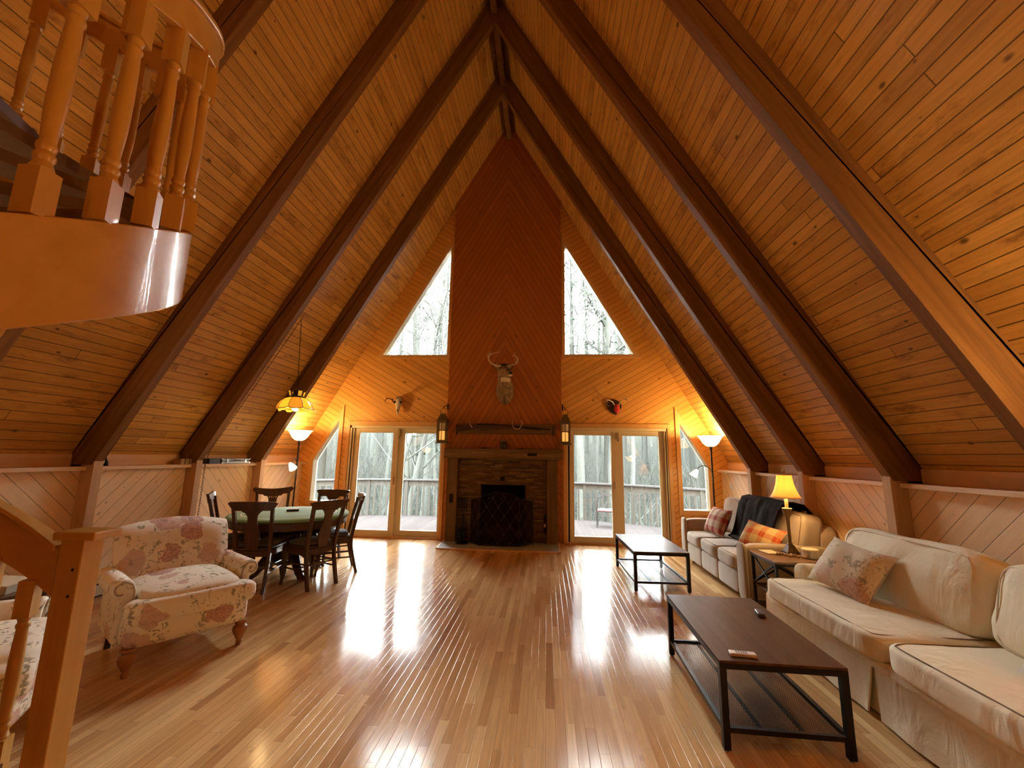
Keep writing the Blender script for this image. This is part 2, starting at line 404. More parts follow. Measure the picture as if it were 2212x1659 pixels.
def plaid(name, a, b, c, s=14.0, d=(1,0,0), e=(0,0,1)):
    t = NT(name); P = t.coord()
    def band(dirv, ph):
        x = t.math('FRACT', t.math('ADD', t.math('MULTIPLY', t.vec('DOT_PRODUCT', P, dirv), s), ph))
        return t.step(t.math('ABSOLUTE', t.math('SUBTRACT', x, 0.5)), 0.17, 0.24)
    u = band(d, 0.1); v = band(e, 0.35)
    k = t.mix(u, a, b); k2 = t.mix(v, a, b); col = t.mix(0.5, k, k2)
    th = t.math('FRACT', t.math('MULTIPLY', t.vec('DOT_PRODUCT', P, d), s*1.0)); ln = t.math('SUBTRACT', 1.0, t.step(t.math('ABSOLUTE', t.math('SUBTRACT', th, 0.4)), 0.02, 0.05))
    col = t.mix(t.math('MULTIPLY', ln, 0.6), col, c)
    t.base(col); t.rough(0.9); t.b.inputs['Specular IOR Level'].default_value = 0.1; t.bump(t.noise(P, 260, 2).outputs[0], 0.3, 0.002); return t.m

def cloth(name, col, var=0.15, vscale=5, sheen=0.2, wr=0.35, wscale=9, fine=260):
    t = NT(name); P = t.coord(); n1 = t.noise(P, vscale, 4, 0.6, 0.4).outputs[0]
    t.base(t.mix(n1, tuple(c*(1-var) for c in col), tuple(min(1, c*(1+var)) for c in col)))
    t.rough(0.92); t.b.inputs['Specular IOR Level'].default_value = 0.12; t.b.inputs['Sheen Weight'].default_value = sheen
    h = t.math('ADD', t.math('MULTIPLY', t.noise(t.vec('MULTIPLY', P, (1.0, 1.0, 0.45)), wscale, 3, 0.5, 0.8).outputs[0], 1.0), t.math('MULTIPLY', t.noise(P, fine, 2).outputs[0], 0.04))
    t.bump(h, wr, 0.03); return t.m

M = {}
XR = -0.82; S60 = 1.745; APEX = 8.72
ang = math.atan(S60); ca, sa = cos(ang), sin(ang)
ceil_cols = [(0.576, 0.298, 0.072), (0.708, 0.381, 0.098), (0.78, 0.432, 0.117), (0.648, 0.337, 0.081), (0.816, 0.464, 0.13)]
M['ceil'] = planks('ceiling_boards', (0,0,1/sa), (0,1,0), 0.0985, ceil_cols, groove=0.0065, gdark=0.14, L=5.2, rough=0.45, grain=0.28, gs=(55,2.2), knots=0.8, stain=0.85, bump=0.6)
pine = [(0.65, 0.306, 0.062), (0.75, 0.369, 0.083), (0.7, 0.331, 0.07), (0.8, 0.406, 0.1)]
M['pine_wall'] = planks('pine_wall_boards', (-sin(radians(30)),0,cos(radians(30))), (cos(radians(30)),0,sin(radians(30))), 0.097, pine, groove=0.006, gdark=0.18, rough=0.42, grain=0.16, gs=(60,2.0), knots=0.85, knot_col=(0.13,0.04,0.01), mirror=XR)
chim = [(0.36, 0.106, 0.012), (0.414, 0.126, 0.015), (0.387, 0.114, 0.014), (0.45, 0.14, 0.018)]
M['chimney'] = planks('chimney_boards', (sa,0,ca), (ca,0,-sa), 0.097, chim, groove=0.006, gdark=0.2, rough=0.45, grain=0.18, gs=(60,2.0), knots=0.75, knot_col=(0.14,0.05,0.012), mirror=XR)
pale = [(0.833, 0.568, 0.326), (0.9, 0.652, 0.384), (0.874, 0.607, 0.355), (0.9, 0.705, 0.428)]
r2 = sqrt(0.5)
for nm, d in (('knee_up', 1), ('knee_down', -1)):
    M[nm] = planks('pale_boards_'+nm, (0, -r2*d, r2), (0, r2, r2*d), 0.125, pale, groove=0.005, gdark=0.3, rough=0.55, grain=0.12, gs=(50,2.0), knots=0.6, knot_col=(0.26,0.11,0.05))
oak = [(0.468, 0.236, 0.095), (0.65, 0.376, 0.162), (0.728, 0.445, 0.203), (0.559, 0.306, 0.122), (0.806, 0.529, 0.257), (0.65, 0.376, 0.162), (0.741, 0.459, 0.216)]
M['floor'] = planks('oak_strip_floor', (1,0,0), (0,1,0), 0.057, oak, groove=0.0018, gdark=0.45, L=0.95, rough=0.15, grain=0.26, gs=(75,2.4), knots=0.25, bump=0.22, spec=0.14, coat=0.0, gloss_wave=0.5)
M['rafter'] = wood('rafter_timber', [(0.115,0.047,0.010), (0.21,0.093,0.024), (0.30,0.14,0.040)], 2, 0.6, 0.7)
M['post'] = wood('post_timber', [(0.46,0.26,0.13), (0.58,0.35,0.19), (0.64,0.40,0.23)], 2, 0.55, 0.7)
M['ledge'] = wood('ledge_timber', [(0.66,0.42,0.24), (0.78,0.53,0.33), (0.84,0.60,0.40)], 1, 0.5, 0.6)
M['casing'] = wood('pine_casing', [(0.58,0.30,0.085), (0.66,0.36,0.115), (0.72,0.42,0.15)], 2, 0.4, 0.5)
M['sash'] = plain('cream_door_frame', (0.74,0.62,0.40), 0.35, var=0.05)
M['gasket'] = plain('black_gasket', (0.015,0.013,0.011), 0.6)
M['pane'] = pane_glass('window_glass')
M['stair'] = wood('stair_timber', [(0.50,0.24,0.045), (0.62,0.32,0.068), (0.68,0.37,0.09)], 2, 0.33, 0.35, coat=0.25, knots=True)
M['stair_ply'] = wood('bent_stair_board', [(0.52,0.245,0.05), (0.62,0.31,0.072), (0.68,0.355,0.092)], 0, 0.28, 0.25, coat=0.35)
M['tread'] = wood('dark_tread', [(0.13,0.06,0.025), (0.2,0.1,0.045)], 0, 0.5, 0.5)
M['iron'] = plain('black_iron', (0.014,0.012,0.011), 0.45, 0.6, bump=0.15)
M['black_metal'] = plain('black_powder_coat', (0.013,0.011,0.010), 0.42, 0.3)
M['tabletop'] = wood('dark_laminate', [(0.060,0.030,0.016), (0.105,0.056,0.030), (0.14,0.078,0.043)], 1, 0.42, 0.8, spec=0.06)
M['oak_dark'] = wood('dark_oak', [(0.035,0.013,0.005), (0.075,0.030,0.011), (0.115,0.05,0.02)], 2, 0.32, 1.0, coat=0.3)
M['pad'] = cloth('grey_seat_pad', (0.09,0.088,0.095), 0.2, 20)
# ================================================================ the room
YB, YF = -3.4, 8.1
def roof(h): return APEX - S60*h
def mx(sg, poly): return [(XR+sg*h, z) for h, z in poly]
b = MB().box(-6.2, 4.6, YB, 8.2, -0.12, 0.0)
struct(b.build('floor', M['floor']), 'glossy oak strip floor with long narrow boards', 'floor')
b = MB()
for sg in (1, -1):
    b.prism(mx(sg, [(0, APEX), (5.05, roof(5.05)), (5.25, roof(5.05)+0.05), (0, APEX+0.2)]), 'y', YB-0.1, 8.55)
struct(b.build('ceiling', M['ceil']), 'steep knotty board ceiling rising to a dark ridge', 'ceiling')
b = MB()
tri_t = lambda h: 6.0 - S60*(h-1.12)
trp_t = lambda h: 2.43 - S60*(h-3.22)
for sg in (1, -1):
    for a, c, pcs in ((1.05,1.16,[(lambda h: 0, roof)]), (1.16,1.20,[(lambda h: 0, lambda h: 3.52),(tri_t, roof)]), (1.20,2.54,[(lambda h: 2.11, lambda h: 3.52),(tri_t, roof)]),
                      (2.54,3.07,[(lambda h: 2.11, roof)]), (3.07,3.27,[(lambda h: 0, roof)]), (3.27,3.79,[(lambda h: 0, lambda h: .61),(trp_t, roof)])):
        for lo, hi in pcs:
            b.prism(mx(sg, [(a,lo(a)),(c,lo(c)),(c,hi(c)),(a,hi(a))]), 'y', YF, YF+0.16)
    b.prism(mx(sg, [(3.79,0),(4.99,0),(3.79,roof(3.79))]), 'y', YF, YF+0.16)
struct(b.build('wall_far', M['pine_wall']), 'honey pine gable wall with slanting boards and two glass doors', 'wall')
b = MB(); cw = 1.10
for p in ([(XR-cw,0),(-1.24,0),(-1.24,1.05),(XR-cw,1.05)], [(-0.36,0),(XR+cw,0),(XR+cw,1.05),(-0.36,1.05)], [(-1.24,0),(-0.36,0),(-0.36,.26),(-1.24,.26)],
          [(XR-cw,1.05),(XR+cw,1.05),(XR+cw,roof(cw)),(XR,APEX),(XR-cw,roof(cw))]):
    b.prism(p, 'y', 8.0, 8.2)
struct(b.build('wall_chimney', M['chimney']), 'tall board-clad chimney breast with a chevron of slanting boards', 'wall')
b = MB()
for p in ([(-5.85,0),(4.2,0),(XR,APEX)],):
    b.prism(p, 'y', YB-0.15, YB)
struct(b.build('wall_near', M['pine_wall']))
FR = [6.68, 5.38, 4.07, 2.76]; FW = 0.1
bays = [(YB, 2.76), (2.86, 4.07), (4.17, 5.38), (5.48, 6.68), (6.78, YF)]
for sg, nm in ((1, 'right'), (-1, 'left')):
    b = MB()
    for i, (y0, y1) in enumerate(bays):
        b.mi = (i+1) % 2
        x0, x1 = sorted((XR+sg*4.0, XR+sg*4.05)); b.box(x0, x1, y0-0.05, y1+(0.05 if i < 4 else 0), 0, 1.335)
    struct(b.build('wall_'+nm, [M['knee_down'], M['knee_up']]), 'low knee wall on the %s with pale boards slanting the other way in each bay' % nm, 'wall')
    b = MB()
    for y0, y1 in bays:
        x0, x1 = sorted((XR+sg*3.93, XR+sg*4.2)); b.box(x0, x1, y0, y1, 1.335, 1.375)
        x0, x1 = sorted((XR+sg*4.12, XR+sg*4.14)); b.box(x0, x1, y0, y1, 1.375, 1.50)
    struct(b.build('trim_1' if sg < 0 else 'trim_2', M['ledge'], bevel=0.004), 'narrow pale ledge capping the %s knee wall' % nm, 'ledge')
    b = MB()
    for y0, y1 in bays:
        x0, x1 = sorted((XR+sg*3.985, XR+sg*4.0)); b.box(x0, x1, y0, y1, 0, 0.1)
    struct(b.build('baseboard_'+nm, M['ledge']))
b = MB()
for y0, y1 in bays: b.box(XR-0.045, XR+0.045, y0, min(y1, 7.99), 8.30, 8.60)
struct(b.build('trim_3', M['rafter']), 'dark ridge board under the peak', 'ridge board')
words = ['first', 'second', 'third', 'fourth']
for sg, nm in ((1, 'right'), (-1, 'left')):
    for i, y in enumerate(FR):
        t = thing('rafter', '%s heavy brown rafter from the fireplace wall on the %s slope' % (words[i], nm), 'rafter', (XR, y, 0), 0, 'rafters')
        phi = math.asin(-sg*ca); Mi = ry(phi).inverted(); b = MB(); b.M = Mi
        b.prism([(sg*h, z) for h, z in [(0.0, 8.17), (3.885, 8.17-S60*3.885), (4.21, 8.17-S60*3.885), (4.21, roof(4.21)), (0.0, APEX)]], 'y', 0, FW)
        o = b.build('timber', M['rafter'], t, bevel=0.006); o.rotation_euler = (0, phi, 0)
        x0, x1 = sorted((sg*3.86, sg*4.0))
        MB().box(x0, x1, 0.002, FW-0.002, 0, 1.43).build('post', M['post'], t, bevel=0.003)['label'] = 'pale upright post under the rafter'

def ring(b, outer, inner, y0, y1):
    n = len(outer)
    for i in range(n):
        j = (i+1) % n
        b.prism([outer[i], outer[j], inner[j], inner[i]], 'y', y0, y1)
def window(num, outer, inner, label):
    t = thing('window_%d' % num, label, 'window', (0, 0, 0)); t['kind'] = 'structure'
    b = MB(); ring(b, outer, inner, YF-0.025, YF-0.001); b.build('casing', M['casing'], t)
    n = len(inner); c = [sum(p[k] for p in inner)/n for k in (0, 1)]
    lin_in = [(c[0]+(p[0]-c[0])*0.965, c[1]+(p[1]-c[1])*0.975) for p in inner]
    b = MB(); ring(b, inner, lin_in, YF-0.02, YF+0.155); b.build('liner', M['sash'], t)['label'] = 'pale inner frame'
    b = MB(); b.prism(inner, 'y', YF+0.115, YF+0.12); b.build('pane', M['pane'], t)
T_O = [(1.12,3.47),(2.63,3.47),(1.12,6.1)]; T_I = [(1.165,3.525),(2.525,3.525),(1.165,5.90)]
Z_O = [(3.22,.56),(3.84,.56),(3.84,1.43),(3.22,2.51)]; Z_I = [(3.29,.63),(3.77,.63),(3.77,1.42),(3.29,2.25)]
window(1, mx(-1, T_O), mx(-1, T_I), 'tall triangular window left of the chimney breast')
window(2, mx(1, T_O), mx(1, T_I), 'tall triangular window right of the chimney breast')
window(3, mx(-1, Z_O), mx(-1, Z_I), 'slope-topped window beside the left glass door')
window(4, mx(1, Z_O), mx(1, Z_I), 'slope-topped window beside the right glass door')

def patio_door(num, c0, c1, sashes, jambs, gaskets, label):
    t = thing('door_%d' % num, label, 'door', (0, 0, 0)); t['kind'] = 'structure'
    b = MB()
    b.box(c0, c0+0.07, YF-0.03, YF-0.001, 0, 2.19).box(c1-0.07, c1, YF-0.03, YF-0.001, 0, 2.19).box(c0+0.07, c1-0.07, YF-0.03, YF-0.001, 2.115, 2.19)
    b.build('casing', M['casing'], t, bevel=0.005)
    b = MB()
    for a, c in jambs: b.box(a, c, YF-0.012, YF+0.15, 0.0, 2.11)
    b.box(c0+0.07, c1-0.07, YF-0.012, YF+0.15, 2.062, 2.112).box(c0+0.07, c1-0.07, YF-0.02, YF+0.15, 0.0, 0.03)
    b.build('frame', M['sash'], t, bevel=0.004)
    b = MB()
    for a, c in gaskets: b.box(a, c, YF+0.0, YF+0.13, 0.03, 2.06)
    b.build('seal', M['gasket'], t)['label'] = 'black slot in the frame'
    MB().box(c0+0.07, c1-0.07, YF-0.06, YF-0.02, 0, 0.022).build('sill', M['casing'], t)
    for i, (s0, s1, p0, p1) in enumerate(sashes):
        y0, y1 = YF+0.03+0.045*i, YF+0.072+0.045*i
        b = MB(); b.box(s0, p0, y0, y1, 0.03, 2.06).box(p1, s1, y0, y1, 0.03, 2.06).box(p0, p1, y0, y1, 0.03, 0.128).box(p0, p1, y0, y1, 1.972, 2.06)
        o = b.build('sash', M['sash'], t, bevel=0.006)
        MB().box(p0-0.005, p1+0.005, y0+0.015, y0+0.021, 0.12, 1.98).build('pane', M['pane'], o)
    mid = (sashes[0][1]+sashes[1][0])/2
    b = MB(); b.box(mid-0.045, mid-0.02, YF-0.035, YF+0.03, 0.98, 1.13); b.box(mid-0.04, mid-0.025, YF-0.05, YF-0.03, 1.0, 1.11)
    b.build('handle', M['sash'], t, bevel=0.004)
    b = MB(); b.box(mid+0.0, mid+0.05, YF-0.03, YF+0.03, 1.90, 2.03); b.ell((mid+0.03, YF-0.02, 1.88), (0.02, 0.02, 0.025))
    b.build('latch', plain('tan_latch', (0.42,0.33,0.20), 0.4), t, bevel=0.003)
patio_door(1, -3.955, -1.955, [(-3.80,-2.905,-3.70,-3.015), (-2.93,-1.99,-2.79,-2.077)], [(-3.885,-3.845),(-3.82,-3.80),(-2.03,-1.99)], [(-3.845,-3.82)], 'glass sliding door left of the fireplace')
patio_door(2, 0.315, 2.315, [(0.44,1.32,0.52,1.215), (1.295,2.19,1.44,2.105)], [(0.385,0.405),(0.435,0.44),(2.19,2.205),(2.225,2.245)], [(0.405,0.435),(2.205,2.225)], 'glass sliding door right of the fireplace')

# ================================================================ outdoors
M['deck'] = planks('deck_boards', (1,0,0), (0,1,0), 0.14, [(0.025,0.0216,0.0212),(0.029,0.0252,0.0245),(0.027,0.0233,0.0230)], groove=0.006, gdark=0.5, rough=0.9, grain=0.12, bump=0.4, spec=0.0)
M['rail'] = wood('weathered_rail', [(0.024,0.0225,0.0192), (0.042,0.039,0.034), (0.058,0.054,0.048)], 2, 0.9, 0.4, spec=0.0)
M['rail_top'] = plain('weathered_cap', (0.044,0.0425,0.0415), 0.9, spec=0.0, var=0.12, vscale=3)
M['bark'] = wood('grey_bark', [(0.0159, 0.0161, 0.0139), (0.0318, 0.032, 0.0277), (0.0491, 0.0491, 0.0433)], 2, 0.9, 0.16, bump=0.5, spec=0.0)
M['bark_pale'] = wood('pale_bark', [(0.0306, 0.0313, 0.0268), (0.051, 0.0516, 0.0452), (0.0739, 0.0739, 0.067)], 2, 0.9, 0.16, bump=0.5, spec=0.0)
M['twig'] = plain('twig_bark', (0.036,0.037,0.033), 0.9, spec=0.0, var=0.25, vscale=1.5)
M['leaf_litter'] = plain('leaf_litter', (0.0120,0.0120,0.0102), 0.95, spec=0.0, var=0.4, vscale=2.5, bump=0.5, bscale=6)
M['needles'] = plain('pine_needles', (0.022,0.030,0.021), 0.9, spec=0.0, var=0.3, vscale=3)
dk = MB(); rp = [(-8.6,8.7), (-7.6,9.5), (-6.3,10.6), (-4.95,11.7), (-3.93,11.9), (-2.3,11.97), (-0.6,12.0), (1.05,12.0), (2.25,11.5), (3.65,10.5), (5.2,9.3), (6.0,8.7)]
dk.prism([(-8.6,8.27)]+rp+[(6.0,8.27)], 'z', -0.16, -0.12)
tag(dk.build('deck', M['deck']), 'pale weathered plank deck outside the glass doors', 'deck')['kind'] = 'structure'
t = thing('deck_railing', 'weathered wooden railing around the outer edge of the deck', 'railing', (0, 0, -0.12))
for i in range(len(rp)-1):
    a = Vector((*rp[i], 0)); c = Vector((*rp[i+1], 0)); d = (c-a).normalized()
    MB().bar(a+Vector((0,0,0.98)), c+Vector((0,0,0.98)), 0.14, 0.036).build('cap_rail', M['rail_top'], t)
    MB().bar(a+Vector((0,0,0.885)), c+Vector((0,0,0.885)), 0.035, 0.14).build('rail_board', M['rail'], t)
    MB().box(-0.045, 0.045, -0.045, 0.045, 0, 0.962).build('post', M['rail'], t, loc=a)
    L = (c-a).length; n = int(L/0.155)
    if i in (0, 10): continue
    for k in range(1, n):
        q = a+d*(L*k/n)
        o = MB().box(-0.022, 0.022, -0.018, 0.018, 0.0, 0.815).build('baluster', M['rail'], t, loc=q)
        o.rotation_euler = (0, 0, atan2(d.y, d.x))
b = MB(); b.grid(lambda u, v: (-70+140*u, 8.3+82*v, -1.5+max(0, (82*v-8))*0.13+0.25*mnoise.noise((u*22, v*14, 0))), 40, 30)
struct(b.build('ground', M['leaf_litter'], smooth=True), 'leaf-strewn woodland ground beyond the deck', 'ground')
def make_tree(seed, H, r0, lean, nb, spread, pale):
    R = random.Random(seed); b = MB(); pts = []; p = Vector((0,0,-0.3)); dx, dy = lean
    n = 9
    for i in range(n+1):
        u = i/n; pts.append(Vector((dx*u*H+0.12*R.uniform(-1,1)*u*2, dy*u*H+0.12*R.uniform(-1,1)*u*2, -0.3+u*H)))
    b.tube(pts, [r0*(1-0.86*i/n) for i in range(n+1)], 7)
    def limb(s, dv, L, r, depth):
        q = Vector(s); d = Vector(dv).normalized(); ps = [q.copy()]; m = 4
        for _ in range(m):
            d = (d+Vector((R.uniform(-.28,.28), R.uniform(-.28,.28), R.uniform(-.12,.22)))).normalized(); q = q+d*(L/m); ps.append(q.copy())
        b.tube(ps, [r*(1-0.8*i/m) for i in range(m+1)], 4 if depth else 5, caps=False)
        if depth < 2:
            for _ in range(4 if depth == 0 else 2):
                k = R.randint(1, m); dd = (d+Vector((R.uniform(-.9,.9), R.uniform(-.9,.9), R.uniform(-.3,.6)))).normalized()
                limb(ps[k], dd, L*R.uniform(.4,.65), r*0.45, depth+1)
    for _ in range(nb):
        u = R.uniform(0.28, 0.97); k = u*n; i = min(int(k), n-1); s = pts[i].lerp(pts[i+1], k-i); a = R.uniform(0, 2*pi)
        limb(s, (cos(a), sin(a), R.uniform(.2,1.0)), H*R.uniform(.10,.24)*(1.25-u)*spread, r0*(1-0.86*u)*0.42, 0)
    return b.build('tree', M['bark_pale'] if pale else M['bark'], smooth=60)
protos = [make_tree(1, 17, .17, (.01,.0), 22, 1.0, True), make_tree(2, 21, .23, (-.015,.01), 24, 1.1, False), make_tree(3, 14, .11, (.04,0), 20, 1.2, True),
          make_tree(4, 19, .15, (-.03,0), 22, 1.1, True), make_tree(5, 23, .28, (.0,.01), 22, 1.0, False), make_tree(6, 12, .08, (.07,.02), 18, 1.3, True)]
R = random.Random(11); used = [False]*6; spots = []
tl = 'bare %s tree trunk in the leafless woods beyond the deck railing'
kinds = ['pale straight', 'grey tall', 'pale slender', 'pale leaning', 'thick grey', 'thin whippy']
while len(spots) < 230:
    y = 13.6+46*R.random()**1.25; x = R.uniform(-1, 1)*(y*0.95+2)-2
    if any(hypot(x-q[0], y-q[1]) < 0.55 for q in spots): continue
    spots.append((x, y))
for x, y in spots:
    k = R.choice([0,1,2,3,4,5,2,3,5]); p = protos[k]
    if used[k]: o = p.copy(); COL.objects.link(o)
    else: o = p; used[k] = True
    o.location = (x, y, -1.5+max(0, y-16.3)*0.13); o.rotation_euler = (0, 0, R.uniform(0, 6.28)); s = R.uniform(.85, 1.2); o.scale = (s, s, s)
    tag(o, tl % kinds[k], 'tree', 'bare trees in the woods')
# two pines seen through the right triangular window, one forked tree at the left door
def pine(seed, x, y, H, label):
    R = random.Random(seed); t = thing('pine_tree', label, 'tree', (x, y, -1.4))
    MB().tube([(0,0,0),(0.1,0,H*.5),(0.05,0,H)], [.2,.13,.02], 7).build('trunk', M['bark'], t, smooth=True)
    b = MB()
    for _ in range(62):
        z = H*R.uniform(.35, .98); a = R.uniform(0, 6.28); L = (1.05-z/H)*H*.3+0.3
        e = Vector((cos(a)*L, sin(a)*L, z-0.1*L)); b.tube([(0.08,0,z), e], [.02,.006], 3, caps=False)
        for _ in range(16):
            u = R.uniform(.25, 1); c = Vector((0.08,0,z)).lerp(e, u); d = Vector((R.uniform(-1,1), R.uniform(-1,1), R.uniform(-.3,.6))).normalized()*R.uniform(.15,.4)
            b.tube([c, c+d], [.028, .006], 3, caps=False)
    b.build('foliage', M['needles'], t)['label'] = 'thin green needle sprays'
pine(3, 3.0, 17.5, 14, 'green pine tree showing faintly through the right triangular window')
pine(8, 1.2, 21.0, 15, 'second, more distant green pine tree in the right triangular window')
pine(4, -5.4, 22.0, 9, 'green pine bough tree seen through the left glass door')
b = MB(); R = random.Random(5)
b.tube([(0,0,0),(0.05,0,1.2),(0.22,0,2.3),(0.45,0,3.4),(0.75,0,5.0),(1.2,.2,8)], [.13,.11,.10,.085,.07,.02], 7)
b.tube([(0.05,0,1.2),(-0.12,0.1,2.4),(-0.2,0.1,3.8),(-0.5,0.2,6.5),(-.7,.2,9)], [.09,.085,.07,.05,.02], 6)
b.tube([(0.22,0,2.3),(0.9,0.3,3.1),(1.8,.4,4.2),(3.0,.5,6.2)], [.05,.04,.03,.01], 5)
for _ in range(30):
    z = R.uniform(2, 8); a = R.uniform(0, 6.28); L = R.uniform(.8, 2.2); s = Vector((0.1*z-.1, .1, z))
    b.tube([s, s+Vector((cos(a)*L*.5, sin(a)*L*.5, L*.35)), s+Vector((cos(a)*L, sin(a)*L, L*.9))], [.022,.014,.004], 4, caps=False)
o = b.build('tree', M['bark_pale'], smooth=60, loc=(-4.75, 14.6, -1.45)); tag(o, 'pale forked tree leaning right, close behind the railing in the left door', 'tree')
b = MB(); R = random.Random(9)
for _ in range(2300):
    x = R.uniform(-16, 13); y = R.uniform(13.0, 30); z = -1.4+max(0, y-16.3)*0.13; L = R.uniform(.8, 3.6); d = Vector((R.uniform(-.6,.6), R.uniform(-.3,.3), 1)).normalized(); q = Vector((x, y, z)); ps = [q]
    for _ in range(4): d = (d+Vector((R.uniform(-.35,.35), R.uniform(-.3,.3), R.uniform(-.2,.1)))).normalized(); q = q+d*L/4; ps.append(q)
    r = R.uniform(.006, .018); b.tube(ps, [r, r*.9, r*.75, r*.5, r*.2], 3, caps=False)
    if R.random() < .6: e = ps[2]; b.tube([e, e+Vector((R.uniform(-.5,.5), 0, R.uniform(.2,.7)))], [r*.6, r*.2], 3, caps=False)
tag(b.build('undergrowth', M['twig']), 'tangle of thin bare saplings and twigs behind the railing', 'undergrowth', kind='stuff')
# patio chair on the deck
b = MB(); R = random.Random(21)
b.tube([(0,0,0),(.25,0,2.0),(.8,.1,4.2),(1.7,.2,6.6),(2.9,.3,9.5)], [.12,.11,.09,.06,.02], 7)
for _ in range(34):
    u = R.uniform(.25, .95); z = 9.5*u; s = Vector((2.9*u**1.6, .3*u, z)); L = R.uniform(1.0, 2.8)*(1.2-u*.5); a = R.uniform(-.9, .9)
    m1 = s+Vector((sin(a)*L*.6+.35*L, R.uniform(-.3,.3), L*.45)); e = m1+Vector((sin(a)*L*.4+.3*L, R.uniform(-.3,.3), L*.55)); b.tube([s, m1, e], [.03,.02,.005], 4, caps=False)
    for _ in range(3): q = m1.lerp(e, R.random()); b.tube([q, q+Vector((R.uniform(-.4,.5), R.uniform(-.3,.3), R.uniform(.2,.7)))], [.010,.003], 3, caps=False)
o = b.build('tree', M['bark_pale'], smooth=60, loc=(-5.2, 13.8, -1.4)); tag(o, 'leaning tree with long rising branches in the left triangular window', 'tree')
t = thing('patio_chair', 'dark metal patio chair with a pink seat on the deck, behind the right door', 'chair', (1.52, 10.9, -0.12), radians(170))
for yy in (-.2, .22):
    ps = [(-.26, yy, 0), (-.27, yy, .45), (-.26, yy, .62)]+[(-.25*cos(a), yy, .62+.16*sin(a)) for a in [pi*k/8 for k in range(1, 8)]]+[(.26, yy, .62), (.27, yy, .45), (.26, yy, 0)]
    MB().tube(ps, 0.011, 6).build('frame', M['iron'], t, smooth=True)
MB().cushion((0, 0, .40), (.5, .44, .05), 6, .05).build('seat', plain('pink_seat', (0.08,0.024,0.03), 0.7), t, smooth=True)
# ================================================================ winding stair
SCX, SCY, SR = -1.974, 0.944, 0.749
zk = [(80, .175), (113, .444), (190, 1.05), (270, 1.616)]
def zt(A):
    if A >= 270: return 2.159+.345*radians(A-360)
    for (a0, z0), (a1, z1) in zip(zk, zk[1:]):
        if A <= a1: return z0+(z1-z0)*(A-a0)/(a1-a0)
def helix_band(b, A0, A1, r0, r1, lo, hi, n):
    rg = []
    for i in range(n+1):
        A = A0+(A1-A0)*i/n; a = radians(A); z = zt(A); c, s = cos(a), sin(a); l, h = (lo(A) if callable(lo) else lo), (hi(A) if callable(hi) else hi)
        rg.append([(SCX+r*c, SCY+r*s, max(0.0, z+q)) for r, q in ((r1,l),(r1,h),(r0,h),(r0,l))])
    return b.rings(rg)
st = thing('spiral_staircase', 'winding pine staircase with curved railing at the left edge of the room', 'staircase', (0, 0, 0))
A0, A1 = 90, 575
helix_band(MB(), A0, A1, SR-.035, SR, -.288, 0.0, 110).build('stringer', M['stair_ply'], st, smooth=30, bevel=0.004)
rh = lambda A: .738-(0.045 if A < 113 else max(0, .045*(1-(A-113)/110)))
helix_band(MB(), A0+1.5, A1, SR-.035, SR-.0, rh, .868, 110).build('handrail', M['stair_ply'], st, smooth=30, bevel=0.004)
helix_band(MB(), A0+1.5, A1, SR-.055, SR+.012, .868, .89, 110).build('rail_cap', M['stair'], st, smooth=30, bevel=0.005)
def baluster_bm(h):
    b = MB(); w = .0265
    b.box(-w, w, -w, w, 0, .125).box(-w, w, -w, w, h-.14, h)
    prof = [(.021,.125),(.024,.132),(.020,.142),(.018,.15),(.022,.160),(.022,.168),(.0165,.178),(.0205,.188),(.0205,.196),(.016,.206),(.0175,.23),(.0205,.28),(.022,.34),(.022,.40),(.020,h-.24),(.0175,h-.185),(.0215,h-.176),(.0215,h-.168),(.017,h-.158),(.022,h-.14)]
    return b.lathe(prof, 12)
bal = None; k = 0
A = 99.0
while A < A1-2:
    a = radians(A); r = SR-.026; loc = (SCX+r*cos(a), SCY+r*sin(a), zt(A)-.004); h = rh(A)+.006
    if bal is None or abs(h-.744) > .003: o = baluster_bm(h).build('baluster', M['stair'], st, smooth=30, loc=loc); bal = o if abs(h-.744) < .003 else bal
    else: o = bal.copy(); COL.objects.link(o); o.parent = st; o.location = loc
    o.rotation_euler = (0, 0, a+.25); A += 11.5
MB().tube([(SCX,SCY,0),(SCX,SCY,3.6)], .06, 16).build('center_pole', M['tread'], st, smooth=True)
A = 96.0; ri = .06
while A < A1-24:
    z = zt(A+12)-.03; b = MB(); n = 4; R1 = SR-.037
    ps = [(SCX+.058*cos(radians(A)), SCY+.058*sin(radians(A)))]+[(SCX+R1*cos(radians(A+27*i/n)), SCY+R1*sin(radians(A+27*i/n))) for i in range(n+1)]+[(SCX+.058*cos(radians(A+27)), SCY+.058*sin(radians(A+27)))]
    b.prism(ps, 'z', z-.2 if False else z-.045, z); b.build('tread', M['tread'], st); A += 27
na = radians(86.5); nx, ny = SCX+SR*cos(na), SCY+SR*sin(na)
nw = MB().box(-.046, .046, -.046, .046, 0, 1.185).build('newel_post', M['stair'], st, bevel=0.004, loc=(nx, ny, 0)); nw.rotation_euler = (0, 0, radians(6))
b = MB(); b.box(-.066, .10, -.066, .066, 1.185, 1.218); b.build('cap', M['stair'], nw, bevel=0.005)
b = MB(); b.tube([(.02,-.047,1.07),(.02,-.041,1.07)], .006, 8); b.tube([(.02,-.047,.97),(.02,-.041,.97)], .006, 8); b.build('screw_hole', M['gasket'], nw)

